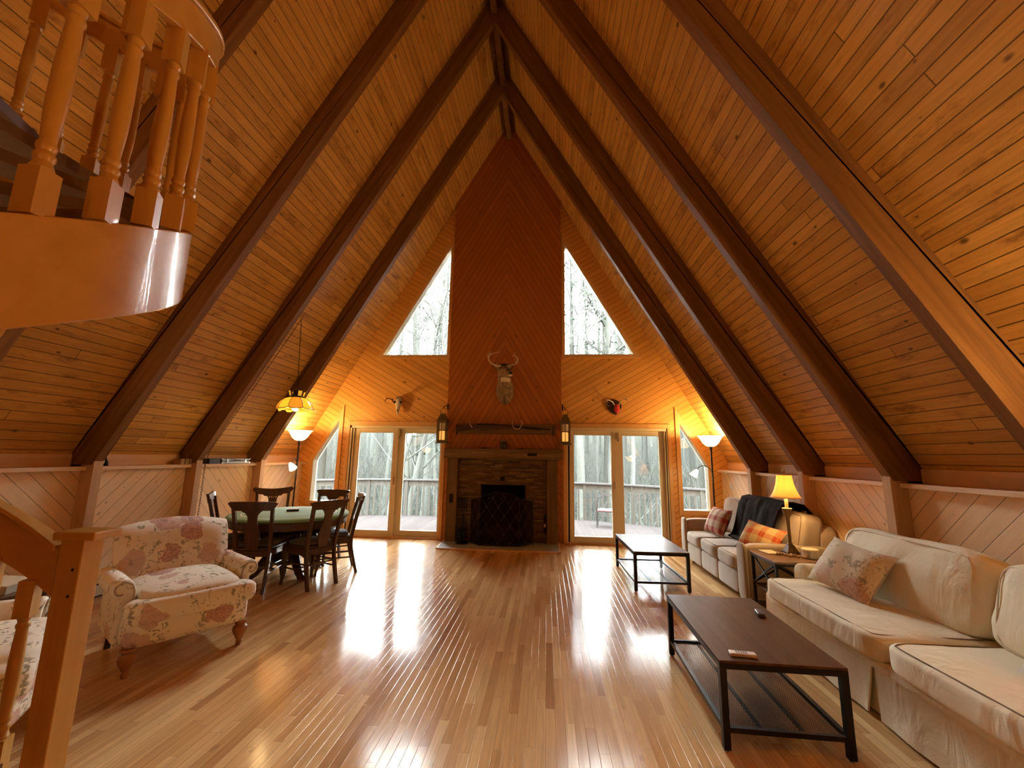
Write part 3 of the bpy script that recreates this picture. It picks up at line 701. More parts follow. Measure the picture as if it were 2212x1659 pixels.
# ================================================================ fireplace
M['stone'] = None
t_ = NT('ledger_stone'); P = t_.coord(); sp = t_.n('SeparateXYZ'); t_.l(P, sp.inputs[0])
br = t_.n('TexBrick'); t_.l(t_.comb(sp.outputs[0], sp.outputs[2], 0.0), br.inputs['Vector']); br.inputs['Scale'].default_value = 1.0
br.inputs['Brick Width'].default_value = 0.16; br.inputs['Row Height'].default_value = 0.028; br.inputs['Mortar Size'].default_value = 0.0022; br.inputs['Bias'].default_value = 0.0; br.offset = 0.37; br.squash = 1.5; br.squash_frequency = 3
br.inputs['Color1'].default_value = (0.0,0,0,1); br.inputs['Color2'].default_value = (1,1,1,1); br.inputs['Mortar'].default_value = (0,0,0,1)
sn = t_.noise(P, 30, 4).outputs[0]
cc = t_.ramp(br.outputs['Color'], [(0, (0.08,0.04,0.014)), (0.35, (0.22,0.125,0.046)), (0.6, (0.16,0.07,0.018)), (1, (0.34,0.21,0.085))])
cc = t_.mix(br.outputs['Fac'], t_.mix(t_.math('MULTIPLY', sn, 0.5), cc, (0.12,0.08,0.05)), (0.04,0.03,0.02)); t_.base(cc); t_.rough(0.85); t_.b.inputs['Specular IOR Level'].default_value = 0.1
t_.bump(t_.math('ADD', br.outputs['Color'], t_.math('MULTIPLY', sn, 0.4)), 0.6, 0.012); M['stone'] = t_.m
M['barn'] = wood('barn_beam', [(0.075,0.041,0.016), (0.15,0.085,0.036), (0.22,0.135,0.062)], 2, 0.8, 0.7, bump=0.5, spec=0.1)
M['barn_h'] = wood('barn_mantel', [(0.09,0.05,0.02), (0.18,0.105,0.046), (0.34,0.22,0.115)], 0, 0.8, 0.7, bump=0.5, spec=0.1)
M['soot'] = plain('sooty_firebox', (0.012,0.010,0.009), 0.9)
M['hearth'] = plain('grey_blue_hearth_tile', (0.34,0.37,0.39), 0.35, var=0.06)
fp = thing('fireplace', 'dark stone fireplace with rough barn-beam mantel and legs', 'fireplace', (0, 0, 0))
b = MB(); y0, y1 = 7.968, 7.999
b.box(-1.66, -1.24, y0, y1, 0.02, 1.51).box(-.36, .03, y0, y1, 0.02, 1.51).box(-1.24, -.36, y0, y1, 1.04, 1.51).box(-1.24, -.36, y0, y1, 0.02, .265)
b.build('stone_facing', M['stone'], fp)
b = MB(); b.box(-1.245,-1.215, 7.955, 7.99, .265, 1.045).box(-.385,-.355, 7.955, 7.99, .265, 1.045).box(-1.245,-.355,7.955,7.99,1.03,1.045).build('opening_trim', M['barn'], fp)
b = MB(); b.add([(-1.24,7.99,.26),(-.36,7.99,.26),(-.42,8.5,.26),(-1.18,8.5,.26),(-1.24,7.99,1.05),(-.36,7.99,1.05),(-.42,8.5,1.05),(-1.18,8.5,1.05)], [(0,1,2,3),(4,7,6,5),(0,3,7,4),(1,5,6,2),(3,2,6,7)])
b.build('firebox', M['soot'], fp)
for x0, x1 in ((-1.845, -1.645), (.01, .205)):
    MB().box(x0, x1, 7.875, 7.998, 0.0, 1.503).build('leg', M['barn'], fp, bevel=0.008)
MB().box(-1.90, .285, 7.79, 7.998, 1.505, 1.688).build('mantel', M['barn_h'], fp, bevel=0.01)
MB().box(-.345, -.175, 7.786, 7.80, 1.562, 1.617).build('mortise', M['soot'], fp)['label'] = 'dark rectangular notch in the mantel'
MB().box(-1.785, -1.715, 7.871, 7.88, .694, .853).build('mortise', M['soot'], fp)['label'] = 'dark notch in the left leg'
MB().box(-.855, -.77, 7.95, 7.97, 1.102, 1.18).build('damper_plate', M['iron'], fp, bevel=0.012)
b = MB(); b.box(-.045, .008, 7.93, 7.968, .20, .52); b.build('switch_box', M['iron'], fp)
MB().box(-.04, -.008, 7.915, 7.93, .30, .36).build('switch', plain('tan_switch', (.45,.33,.17), .5), fp, bevel=.004)
b = MB(); b.prism([(-1.86, 7.998), (-1.825, 7.30), (.215, 7.30), (.215, 7.998)], 'z', 0.0, 0.018)
hp = thing('hearth', 'pale blue-grey hearth slab with a light wood edge before the fireplace', 'hearth', (0, 0, 0))
b.build('slab', M['hearth'], hp)
b = MB(); b.bar((-1.83,7.285,.011), (.235,7.285,.011), .028, .022).bar((.229,7.30,.011), (.229,7.998,.011), .028, .022).bar((-1.838,7.30,.011),(-1.873,7.998,.011), .028, .022).build('edging', M['ledge'], hp)
# screen
M['mesh'] = mesh_screen('dark_wire_mesh', (0.020,0.011,0.006), 0.34)
sc = thing('fire_screen', 'three-panel black mesh fire screen with an arched centre panel', 'fire screen', (0, 0, 0.018))
cen = [(-1.17,7.56), (-.46,7.55)]; lft = (-1.345,7.76); rgt = (-.235,7.79)
def topz(u): return .80+.105*sin(pi*u)**.8
def panel(p, q, tz, nm, dm, ph=(.139,.211)):
    p = Vector((*p, 0)); q = Vector((*q, 0)); n = 16; d = (q-p); nrm = Vector((0,0,1)).cross(d.normalized())
    pts = [p+d*(i/n)+Vector((0,0,tz(i/n))) for i in range(n+1)]
    fr = MB().tube([p+Vector((0,0,.008))]+pts+[q+Vector((0,0,.008))], .008, 6).tube([p+Vector((0,0,.03)), q+Vector((0,0,.03))], .007, 6).build(nm, M['iron'], sc)
    b = MB(); b.shell(lambda u, v: p+d*(.01+.98*u)+Vector((0,0,.03+(tz(u)-.035)*v))+nrm*.001, lambda u, v: p+d*(.01+.98*u)+Vector((0,0,.03+(tz(u)-.035)*v))-nrm*.001, 12, 1); b.build('mesh', M['mesh'], fr)
    b = MB(); L = d.length; s = dm; H = .95
    for k in range(-6, 8):
        for sg in (1, -1):
            seg = []
            for i in range(41):
                x = L*i/40; z = .03+sg*x*1.43+k*.30+ph[0 if sg > 0 else 1]
                if .03 <= z <= tz(x/L)-.01: seg.append(p+d*(x/L)+Vector((0,0,z))-nrm*.006)
            if len(seg) > 1: b.tube([seg[0], seg[-1]], .0018, 4)
    b.build('lattice', M['iron_lt'], fr)
M['iron_lt'] = plain('worn_iron', (0.12,0.085,0.055), 0.5, 0.2)
panel(*cen, topz, 'panel', .118); panel(lft, cen[0], lambda u: .75+.05*u, 'panel', .118); panel(cen[1], rgt, lambda u: .80-.05*u, 'panel', .118)
b = MB()
for i in range(3):
    for z, xs in ((.81-.0, (-1.0,-.79)), (.655, (-1.04,-.83,-.62)), (.50, (-.94,-.73)), (.35, (-1.05,-.84,-.63)), (.19, (-.95,-.73)), (.05, (-.84,-.63)))[i*2:i*2+2]:
        for x in xs: b.ell((x, 7.548, z), (.007,.006,.007), 6, 5)
b.build('stud', plain('brass_stud', (.5,.42,.3), .3, .8), sc)
# tools
tb = thing('fireplace_tool_set', 'black iron fireplace tools on a round stand beside the left leg', 'fireplace tools', (-1.50, 7.74, 0.018))
MB().lathe([(.11,0),(.115,.012),(.105,.022),(.09,.03),(.02,.035)], 20).tube([(0,0,.03),(0,0,.74)], .009, 8).ell((0,0,.755),(.018,.018,.022)).build('stand', M['iron'], tb, smooth=True)
b = MB(); b.tube([(.10*cos(2*pi*i/20), .10*sin(2*pi*i/20), .12) for i in range(20)], .006, 6, closed=True).tube([(.10*cos(2*pi*i/20), .10*sin(2*pi*i/20), .24) for i in range(20)], .005, 6, closed=True)
for i in range(10): a = 2*pi*i/10; b.tube([(.10*cos(a),.10*sin(a),.02),(.105*cos(a),.105*sin(a),.13),(.10*cos(a),.10*sin(a),.245)], .004, 5)
b.build('basket', M['iron'], tb, smooth=True)
for i, (nm, w) in enumerate((('poker', 0), ('shovel', .05), ('brush', .035), ('tongs', .012))):
    a = 2*pi*i/4+.6; x, y = .07*cos(a), .07*sin(a); b = MB(); b.tube([(x,y,.06),(x,y,.70)], .006, 6).tube([(x,y,.60),(x,y,.76)], .012, 8).ell((x,y,.77),(.015,.015,.02))
    if w: b.box(x-w, x+w, y-.012, y+.012, .06, .22 if nm != 'tongs' else .5)
    b.build(nm, M['iron'], tb, smooth=True)
# mantel things
M['dark_glass'] = plain('smoky_glass', (0.02,0.02,0.018), 0.12, 0, 0.7)
j = thing('jar_lantern', 'dark glass jar lantern at the centre of the mantel', 'lantern', (-.80, 7.88, 1.688))
MB().lathe([(.05,0),(.062,.01),(.066,.05),(.062,.10),(.045,.125),(.045,.14)], 16).build('jar', M['dark_glass'], j, smooth=True)
MB().lathe([(.05,.138),(.052,.165),(.03,.172)], 16).tube([(-.05,0,.15),(-.062,0,.10),(-.065,0,.06)], .003, 5).tube([(.05,0,.15),(.062,0,.10),(.065,0,.06)], .003, 5).build('lid', M['iron_lt'], j, smooth=True)
o = MB().bar((-1.215,7.87,1.699),(-1.07,7.87,1.695),.022,.018).bar((-1.07,7.87,1.695),(-1.02,7.87,1.693),.012,.010).build('folding_knife', M['iron']); tag(o, 'short dark knife lying left of the jar lantern on the mantel', 'knife')
o = MB().bar((-.56,7.87,1.694),(-.41,7.87,1.694),.022,.012).build('lighter', M['iron']); tag(o, 'slim black stick lighter lying just right of the jar lantern on the mantel', 'lighter')
o = MB().bar((-.38,7.87,1.694),(-.25,7.87,1.695),.018,.012).build('pocket_torch', plain('olive_metal', (.16,.15,.08), .4)); tag(o, 'small olive-coloured stick lying at the right of the mantel', 'torch')
# rifle over the mantel
gr = thing('gun_rack', 'rough brown plank on the chimney breast with antler hooks holding a rifle', 'rack', (0, 0, 0))
MB().box(-1.725, .185, 7.972, 7.999, 1.965, 2.155).build('board', wood('rack_plank', [(0.10,0.05,0.02), (0.17,0.085,0.035), (0.22,0.115,0.05)], 0, .7, .6), gr, bevel=.006)
M['antler'] = plain('antler_horn', (0.56,0.40,0.24), 0.45, var=0.25, vscale=9)
def curve_tube(pts, r0, r1, n=7, sub=4):
    P_ = [Vector(p) for p in pts]; out = []
    for i in range(len(P_)-1):
        p0 = P_[max(i-1,0)]; p1 = P_[i]; p2 = P_[i+1]; p3 = P_[min(i+2,len(P_)-1)]
        for k in range(sub):
            t = k/sub; out.append(.5*((2*p1)+(p2-p0)*t+(2*p0-5*p1+4*p2-p3)*t*t+(3*p1-p0-3*p2+p3)*t**3))
    out.append(P_[-1]); m = len(out)-1
    return out, [r0+(r1-r0)*(i/m) for i in range(m+1)]
for h in ([(-1.38,7.972,2.075),(-1.385,7.90,2.07),(-1.434,7.87,2.12),(-1.452,7.87,2.19)], [(-.55,7.972,2.07),(-.55,7.90,2.06),(-.60,7.87,2.075),(-.635,7.87,2.14),(-.639,7.87,2.222)], [(-.55,7.95,2.07),(-.545,7.90,2.062),(-.50,7.87,2.072),(-.46,7.87,2.15),(-.47,7.87,2.222)]):
    b = MB(); b.tube(*curve_tube(h, .013, .005)); b.build('hook', M['antler'], gr, smooth=True)
for x in (-1.71, .125):
    MB().box(x-.008, x+.008, 7.96, 7.972, 1.93, 2.13).build('bracket', M['iron'], gr)
rf = thing('rifle', 'old rifle with dark wooden stock lying on the antler hooks above the mantel', 'rifle', (0, 0, 0))
M['gunwood'] = wood('gun_stock', [(.045,.016,.007),(.08,.03,.012)], 0, .4, 1)
b = MB(); b.prism([(-1.715,1.997),(-1.47,2.04),(-1.28,2.072),(-1.0,2.075),(-.60,2.075),(-.40,2.062),(-.38,2.088),(-.65,2.112),(-1.0,2.135),(-1.28,2.135),(-1.49,2.118),(-1.706,2.108)], 'y', 7.88, 7.915); b.build('stock', M['gunwood'], rf, bevel=.008)
MB().tube([(-1.02,7.897,2.14),(-.38,7.897,2.092),(.075,7.897,2.055)], [.013,.012,.010], 10).tube([(-.6,7.897,2.085),(-.1,7.897,2.045)], .008, 8).build('barrel', M['iron'], rf, smooth=True)
b = MB(); b.box(-1.32,-1.0,7.885,7.91,2.10,2.155); b.tube([(-1.25,7.897,2.08),(-1.22,7.897,2.03),(-1.14,7.897,2.03),(-1.11,7.897,2.08)], .005, 6); b.build('receiver', M['iron'], rf, bevel=.005)
# lanterns
M['lantern'] = plain('lantern_bronze', (0.16,0.115,0.055), 0.5, 0.3, var=.2)
M['wax'] = None
tw = NT('lit_candle_wax'); tw.base((.80,.52,.22)); tw.rough(.5); tw.b.inputs['Emission Color'].default_value = (1,.48,.10,1); tw.b.inputs['Emission Strength'].default_value = .55; M['wax'] = tw.m
M['wax_w'] = plain('cream_wax', (.78,.70,.55), .5)
def lantern(x, label):
    t = thing('hanging_lantern', label, 'lantern', (x, 7.86, 1.775), 0, 'candle lanterns')
    MB().box(-.11,.11,-.095,.095,0,.02).box(-.09,.09,-.08,.08,.02,.045).build('base', M['lantern'], t, bevel=.004)
    b = MB()
    for sx in (-1, 1):
        for sy in (-1, 1): b.box(sx*.08-.011, sx*.08+.011, sy*.075-.011, sy*.075+.011, .045, .40)
    for sy in (-1, 1):
        b.box(-.08,.08,sy*.075-.007,sy*.075+.007,.385,.41).box(-.005,.005,sy*.075-.005,sy*.075+.005,.045,.39).box(-.07,.07,sy*.075-.005,sy*.075+.005,.235,.247).box(-.08,.08,sy*.075-.007,sy*.075+.007,.045,.06)
    for sx in (-1, 1):
        b.box(sx*.08-.007,sx*.08+.007,-.075,.075,.385,.41).box(sx*.08-.005,sx*.08+.005,-.005,.005,.045,.39).box(sx*.08-.005,sx*.08+.005,-.07,.07,.235,.247)
    b.build('frame', M['lantern'], t)
    MB().rings([[(-w,-w*.9,z),(w,-w*.9,z),(w,w*.9,z),(-w,w*.9,z)] for w, z in ((.10,.405),(.10,.42),(.085,.45),(.05,.53),(.045,.535))]).box(-.04,.04,-.035,.035,.533,.56).build('roof', M['lantern'], t)
    cz = MB().lathe([(.055,.045),(.056,.22),(.045,.232),(.006,.228)], 16).build('candle', M['wax'], t, smooth=True)
    MB().lathe([(.055,.25),(.056,.38)], 16).build('chimney', M['wax_w'], t, smooth=True)['label'] = 'pale backing behind the upper panes'
    MB().tube([(-.05,0,.54),(-.055,0,.62),(0,0,.665),(.055,0,.62),(.05,0,.54)], .004, 6).build('bail', M['iron'], t, smooth=True)
    return t
lantern(-1.965, 'candle lantern hanging left of the mantel, over the left door frame'); lantern(.345, 'candle lantern hanging right of the mantel, over the right door frame')
for x, q in ((-1.912, 'left'), (.30, 'right')):
    b = MB(); b.tube(*curve_tube([(x, 7.999, 2.50),(x, 7.93, 2.50),(x-(.04 if q == 'left' else -.03), 7.86, 2.47),(x-(.052 if q == 'left' else -.045), 7.86, 2.435),(x-(.04 if q == 'left' else -.03), 7.86, 2.445)], .008, .006)); b.box(x-.012, x+.012, 7.99, 7.999, 2.43, 2.54)
    o = b.build('wall_hook', M['iron'], smooth=True); tag(o, 'black iron hook on the chimney breast holding the %s lantern' % q, 'hook')
# ================================================================ deer head and antlers
t_ = NT('deer_coat'); P = t_.coord(); sp = t_.n('SeparateXYZ'); t_.l(P, sp.inputs[0]); nz = t_.noise(P, 34, 4, .7).outputs[0]
cc = t_.mix(t_.step(t_.math('ADD', t_.math('MULTIPLY', nz, .5), t_.math('MULTIPLY', t_.noise(t_.vec('MULTIPLY', P, (1,1,.35)), 16, 3, .6, 1.0).outputs[0], .5)), .35, .65), (.12,.068,.028), (.34,.225,.115))
thr = t_.math('MULTIPLY', t_.step(sp.outputs[2], .385, .40), t_.math('SUBTRACT', 1.0, t_.step(sp.outputs[2], .455, .47)))
thr = t_.math('MULTIPLY', thr, t_.math('MULTIPLY', t_.math('SUBTRACT', 1.0, t_.step(sp.outputs[1], -.30, -.24)), t_.step(t_.math('ADD', sp.outputs[0], t_.math('MULTIPLY', nz, .04)), -.055, -.03)))
cc = t_.mix(t_.math('MULTIPLY', thr, .9), cc, (.62,.49,.33))
ch = t_.math('MULTIPLY', t_.math('SUBTRACT', 1.0, t_.step(t_.math('ABSOLUTE', t_.math('ADD', sp.outputs[0], 0.0)), .0, .05)), t_.math('SUBTRACT', 1.0, t_.step(sp.outputs[2], .1, .25)))
cc = t_.mix(t_.math('MULTIPLY', ch, .75), cc, (.035,.02,.012)); t_.base(cc); t_.rough(.9); t_.bump(t_.noise(t_.vec('MULTIPLY', P, (1,1,.3)), 150, 3).outputs[0], .5, .006); M['deer'] = t_.m
dr = thing('mounted_deer', 'mounted antlered deer head and shoulders high on the chimney breast', 'mounted deer head', (-.79, 8.0, 2.53))
def ering(c, ax, ay, tilt_x=0, yaw=0, n=16):
    Q = rz(yaw) @ rx(tilt_x); return [Vector(c)+(Q @ Vector((ax*cos(2*pi*k/n), ay*sin(2*pi*k/n), 0))) for k in range(n)]
yw = radians(38)
Rg = [ering((0,-.03,.0),.02,.02), ering((0,-.07,.03),.10,.06), ering((0,-.10,.13),.165,.095), ering((0,-.13,.26),.178,.115), ering((0,-.17,.36),.155,.115,.15), ering((-.005,-.23,.445),.128,.11,.35,.1), ering((-.005,-.295,.52),.122,.11,.6,.25), ering((-.015,-.345,.575),.118,.115,.95,.45),
      ering((-.015,-.39,.595),.118,.118,1.25,yw), ering((.008,-.445,.592),.104,.106,1.5,yw), ering((.048,-.50,.565),.080,.084,1.75,yw), ering((.088,-.552,.528),.058,.062,1.85,yw), ering((.130,-.593,.500),.050,.052,1.8,yw), ering((.146,-.618,.486),.038,.040,1.8,yw), ering((.152,-.626,.482),.010,.010,1.8,yw)]
hd = MB().rings(Rg).build('body', M['deer'], dr, smooth=180, sub=1)
M['nose'] = plain('black_nose', (.012,.010,.009), .35)
MB().ell((.152,-.628,.502), (.032,.026,.024)).build('nose', M['nose'], hd, smooth=True)
MB().ell((.140,-.605,.462), (.040,.030,.020)).build('muzzle', plain('white_chin', (.6,.52,.40), .8), hd, smooth=True)
MB().ell((.105,-.565,.560), (.040,.06,.022)).ell((.02,-.42,.682), (.095,.085,.035)).build('forehead', plain('dark_crown', (.045,.028,.015), .9), hd, smooth=True)['label'] = 'dark hair on the crown and nose bridge'
for e in ((-.045,-.505,.620), (.135,-.44,.615)): MB().ell(e, (.018,.018,.018), 8, 6).build('eye', M['dark_glass'], hd, smooth=True)
M['ear_in'] = plain('pale_inner_ear', (.52,.40,.28), .9)
for tip, base, sd in ((Vector((-.235,-.40,.715)), Vector((-.06,-.38,.63)), -1), (Vector((.175,-.44,.685)), Vector((.075,-.43,.625)), 1)):
    d = tip-base; w = d.cross(Vector((0,1,0))).normalized()
    f = lambda off: (lambda u, v: base+d*u+w*((v-.5)*.115*sin(pi*min(1,.18+.82*u))**.8*(1.15-u*.5))+Vector((0, off+.03*(2*v-1)**2*(-1), 0)))
    e = MB().shell(f(-.004), f(.012), 8, 6).build('ear', plain('dark_ear_%d' % (sd+1), (.08,.05,.028), .9), dr, smooth=60)
    g = lambda off: (lambda u, v: base+d*(.05+.8*u)+w*((v-.5)*.100*sin(pi*min(1,.18+.82*u))**.8*(1.1-u*.5))+Vector((0, off-.02+.026*(2*v-1)**2*(-1), 0)))
    MB().shell(g(-.006), g(-.003), 6, 4).build('inner_ear', M['ear_in'], e, smooth=60)
def rel(l, c=(-.79, 8.0, 2.53)): return [tuple(Vector(p)-Vector(c)) for p in l]
A_L = [[(-.83,7.53,3.19),(-.92,7.54,3.204),(-1.016,7.53,3.245),(-1.064,7.5,3.307),(-1.046,7.45,3.376),(-.965,7.42,3.403),(-.898,7.41,3.424),(-.851,7.41,3.413)], [(-1.057,7.5,3.296),(-1.079,7.48,3.357),(-1.067,7.48,3.419),(-1.042,7.48,3.474)], [(-1.04,7.45,3.37),(-1.027,7.46,3.417),(-1.018,7.46,3.466)], [(-.907,7.54,3.197),(-.911,7.52,3.245)]]
A_R = [[(-.73,7.53,3.18),(-.712,7.53,3.19),(-.639,7.53,3.211),(-.559,7.5,3.228),(-.524,7.46,3.286),(-.541,7.43,3.333),(-.568,7.42,3.357),(-.579,7.42,3.423)], [(-.568,7.42,3.357),(-.622,7.41,3.358)], [(-.732,7.53,3.18),(-.733,7.51,3.245)], [(-.556,7.48,3.22),(-.564,7.46,3.308)]]
def antlers(par, sets, r, cen, mat):
    for s_ in sets:
        b = MB()
        for i, l in enumerate(s_): b.tube(*curve_tube(rel(l, cen), r if i == 0 else r*.7, .003, 8))
        b.build('antler', mat, par, smooth=True)
antlers(dr, (A_L, A_R), .022, (-.79, 8.0, 2.53), M['antler'])
# skull
M['bone'] = plain('bone', (.62,.52,.36), .6, var=.15, vscale=20, bump=.2)
sk = thing('deer_skull', 'bleached deer skull with dark antlers on the boards above the left door', 'deer skull', (-2.915, 8.1, 2.33))
Rs = [ering((0,-.08,.0),.018,.02,.2), ering((.0,-.085,.04),.03,.03,.2), ering((.0,-.08,.12),.036,.042,.15), ering((.0,-.075,.18),.055,.055,.1), ering((.0,-.07,.235),.085,.06,.1), ering((.0,-.065,.29),.07,.06), ering((.0,-.06,.335),.055,.055), ering((0,-.06,.355),.02,.025)]
s0 = MB().rings(Rs).build('cranium', M['bone'], sk, smooth=180, sub=1)
for x in (-.062,.062): MB().ell((x,-.115,.235), (.024,.016,.026), 8, 6).build('eye_socket', M['soot'], s0, smooth=True)
MB().ell((0,-.112,.075), (.012,.012,.04), 8, 6).build('nasal_opening', M['gunwood'], s0, smooth=True)
def atY(P, Y, Y0): k = Y/Y0; return (P[0]*k, Y, 1.55+(P[1]-1.55)*k)
_pl = [(-2.955,2.55),(-2.975,2.59),(-3.0,2.604),(-3.059,2.619),(-3.105,2.60),(-3.122,2.569),(-3.108,2.531),(-3.067,2.508)]
D1 = [[atY(p, y, 7.85) for p, y in zip(_pl, (8.0,7.96,7.92,7.86,7.80,7.75,7.72,7.70))], [atY((-3.09,2.619), 7.82, 7.85), atY((-3.108,2.655), 7.80, 7.85)], [atY((-2.975,2.59), 7.96, 7.85), atY((-2.955,2.63), 7.95, 7.85)]]
_pr = [(-2.885,2.60),(-2.87,2.64),(-2.85,2.655),(-2.815,2.66),(-2.79,2.64),(-2.785,2.61)]
D2 = [[atY(p, y, 7.85) for p, y in zip(_pr, (8.0,7.96,7.90,7.82,7.75,7.70))], [atY((-2.88,2.62), 7.97, 7.85), atY((-2.905,2.665), 7.95, 7.85)]]
antlers(sk, (D1, D2), .014, (-2.915, 8.1, 2.33), plain('dark_antler', (.10,.05,.022), .5))
# plaque
pq = thing('antler_plaque', 'small antlers with a red skull patch on a dark shield above the right door', 'antler plaque', (1.28, 8.1, 2.36))
shp = [(.03,.0),(.10,.06),(.145,.14),(.14,.20),(.115,.245),(.05,.285),(-.02,.30),(-.09,.285),(-.155,.25),(-.15,.19),(-.115,.11),(-.05,.04)]
MB().prism(shp, 'y', -.03, -.002).build('shield', wood('dark_shield', [(.035,.012,.006),(.07,.025,.012)], 2, .35, .8), pq, bevel=.008)
MB().ell((.05,-.055,.115), (.055,.035,.09), 14, 10).build('skull_patch', plain('red_felt', (.55,.045,.05), .8), pq, smooth=True)
_pl = [(1.262,2.53),(1.246,2.545),(1.236,2.572),(1.187,2.608),(1.122,2.619),(1.115,2.575),(1.134,2.52),(1.177,2.506)]
E1 = [[atY(p, y, 7.9) for p, y in zip(_pl, (8.05,8.02,7.97,7.92,7.87,7.83,7.80,7.78))], [atY((1.236,2.572), 7.97, 7.9), atY((1.225,2.605), 7.96, 7.9)], [atY((1.122,2.60), 7.86, 7.9), atY((1.15,2.57), 7.84, 7.9)]]
_pr = [(1.335,2.52),(1.345,2.54),(1.372,2.587),(1.445,2.639),(1.488,2.625),(1.48,2.588),(1.436,2.577)]
E2 = [[atY(p, y, 7.9) for p, y in zip(_pr, (8.05,8.02,7.97,7.92,7.87,7.83,7.80))], [atY((1.46,2.643), 7.90, 7.9), atY((1.471,2.68), 7.88, 7.9)], [atY((1.372,2.587), 7.97, 7.9), atY((1.352,2.62), 7.96, 7.9)]]
antlers(pq, (E1, E2), .013, (1.28, 8.1, 2.36), M['antler'])
# ================================================================ poker table and chairs
t_ = NT('green_felt'); P = t_.coord(); sp = t_.n('SeparateXYZ'); t_.l(P, sp.inputs[0])
rr = t_.vec('LENGTH', t_.comb(sp.outputs[0], sp.outputs[1], 0.0))
ln = t_.math('SUBTRACT', 1.0, t_.step(t_.math('ABSOLUTE', t_.math('SUBTRACT', rr, .565)), .008, .012))
t_.base(t_.mix(ln, (.20,.42,.27), (.80,.86,.78))); t_.rough(.9); t_.b.inputs['Sheen Weight'].default_value = .25; t_.bump(t_.noise(P, 300, 2).outputs[0], .2, .002); M['felt'] = t_.m
TC = (-3.41, 5.58)
tt = thing('poker_table', 'round dark oak pedestal table with a green felt poker top', 'table', (*TC, 0))
MB().lathe([(.70,.72),(.728,.728),(.73,.745),(.72,.757),(.70,.762),(0.001,.762)], 56).build('felt_top', M['felt'], tt, smooth=True)
MB().lathe([(.69,.62),(.70,.63),(.70,.70),(.72,.705),(.725,.722),(.70,.724)], 56).build('apron', M['oak_dark'], tt, smooth=30)
b = MB().lathe([(.30,.62),(.30,.60),(.22,.575),(.25,.55),(.27,.52),(.25,.49),(.16,.47),(.14,.40),(.14,.22),(.18,.17),(.14,.12)], 28)
for k in range(36): a = 2*pi*k/36; b.tube([(.262*cos(a),.262*sin(a),.492),(.282*cos(a),.282*sin(a),.52),(.262*cos(a),.262*sin(a),.548)], .014, 5)
b.build('pedestal', M['oak_dark'], tt, smooth=30)
for k in range(4):
    a = pi/4+k*pi/2+.2; c, s = cos(a), sin(a); q = lambda r, z: (r*c, r*s, z)
    b = MB(); b.tube([q(.17,.50),q(.21,.44),q(.22,.36),q(.21,.27),q(.20,.20)], [.07,.078,.082,.075,.07], 12)
    b.tube([q(.17,.25),q(.24,.22),q(.31,.14),q(.37,.07),q(.42,.04),q(.46,.03)], [.06,.062,.055,.05,.045,.03], 10)
    for d in (-.03,0,.03): b.ell((.45*c-d*s, .45*s+d*c, .025), (.03,.03,.025), 8, 6)
    b.build('leg', M['oak_dark'], tt, smooth=True)
cb = MB().box(-.075,.075,-.045,.045,0,.028).build('card_box', [M['iron'], plain('pale_card_box', (.55,.47,.36), .6)], loc=(-3.47, 5.72, .762)); cb.rotation_euler = (0,0,.5); tag(cb, 'small flat dark box lying on the green felt', 'box')
cb.data.polygons[1].material_index = 1
def ribbon(b, us, lo, hi, f, th):
    # board spanned by u (width) between lo(u) and hi(u); f(u, z) gives the y of its middle
    n = len(us)-1
    A = lambda off: (lambda i, v: (us[round(i*n)], f(us[round(i*n)], lo(us[round(i*n)])+(hi(us[round(i*n)])-lo(us[round(i*n)]))*v)+off, lo(us[round(i*n)])+(hi(us[round(i*n)])-lo(us[round(i*n)]))*v))
    return b.shell(A(-th/2), A(th/2), n, 3)
back_y = lambda z: .195+.12*max(0, (z-.45)/.55)**1.2
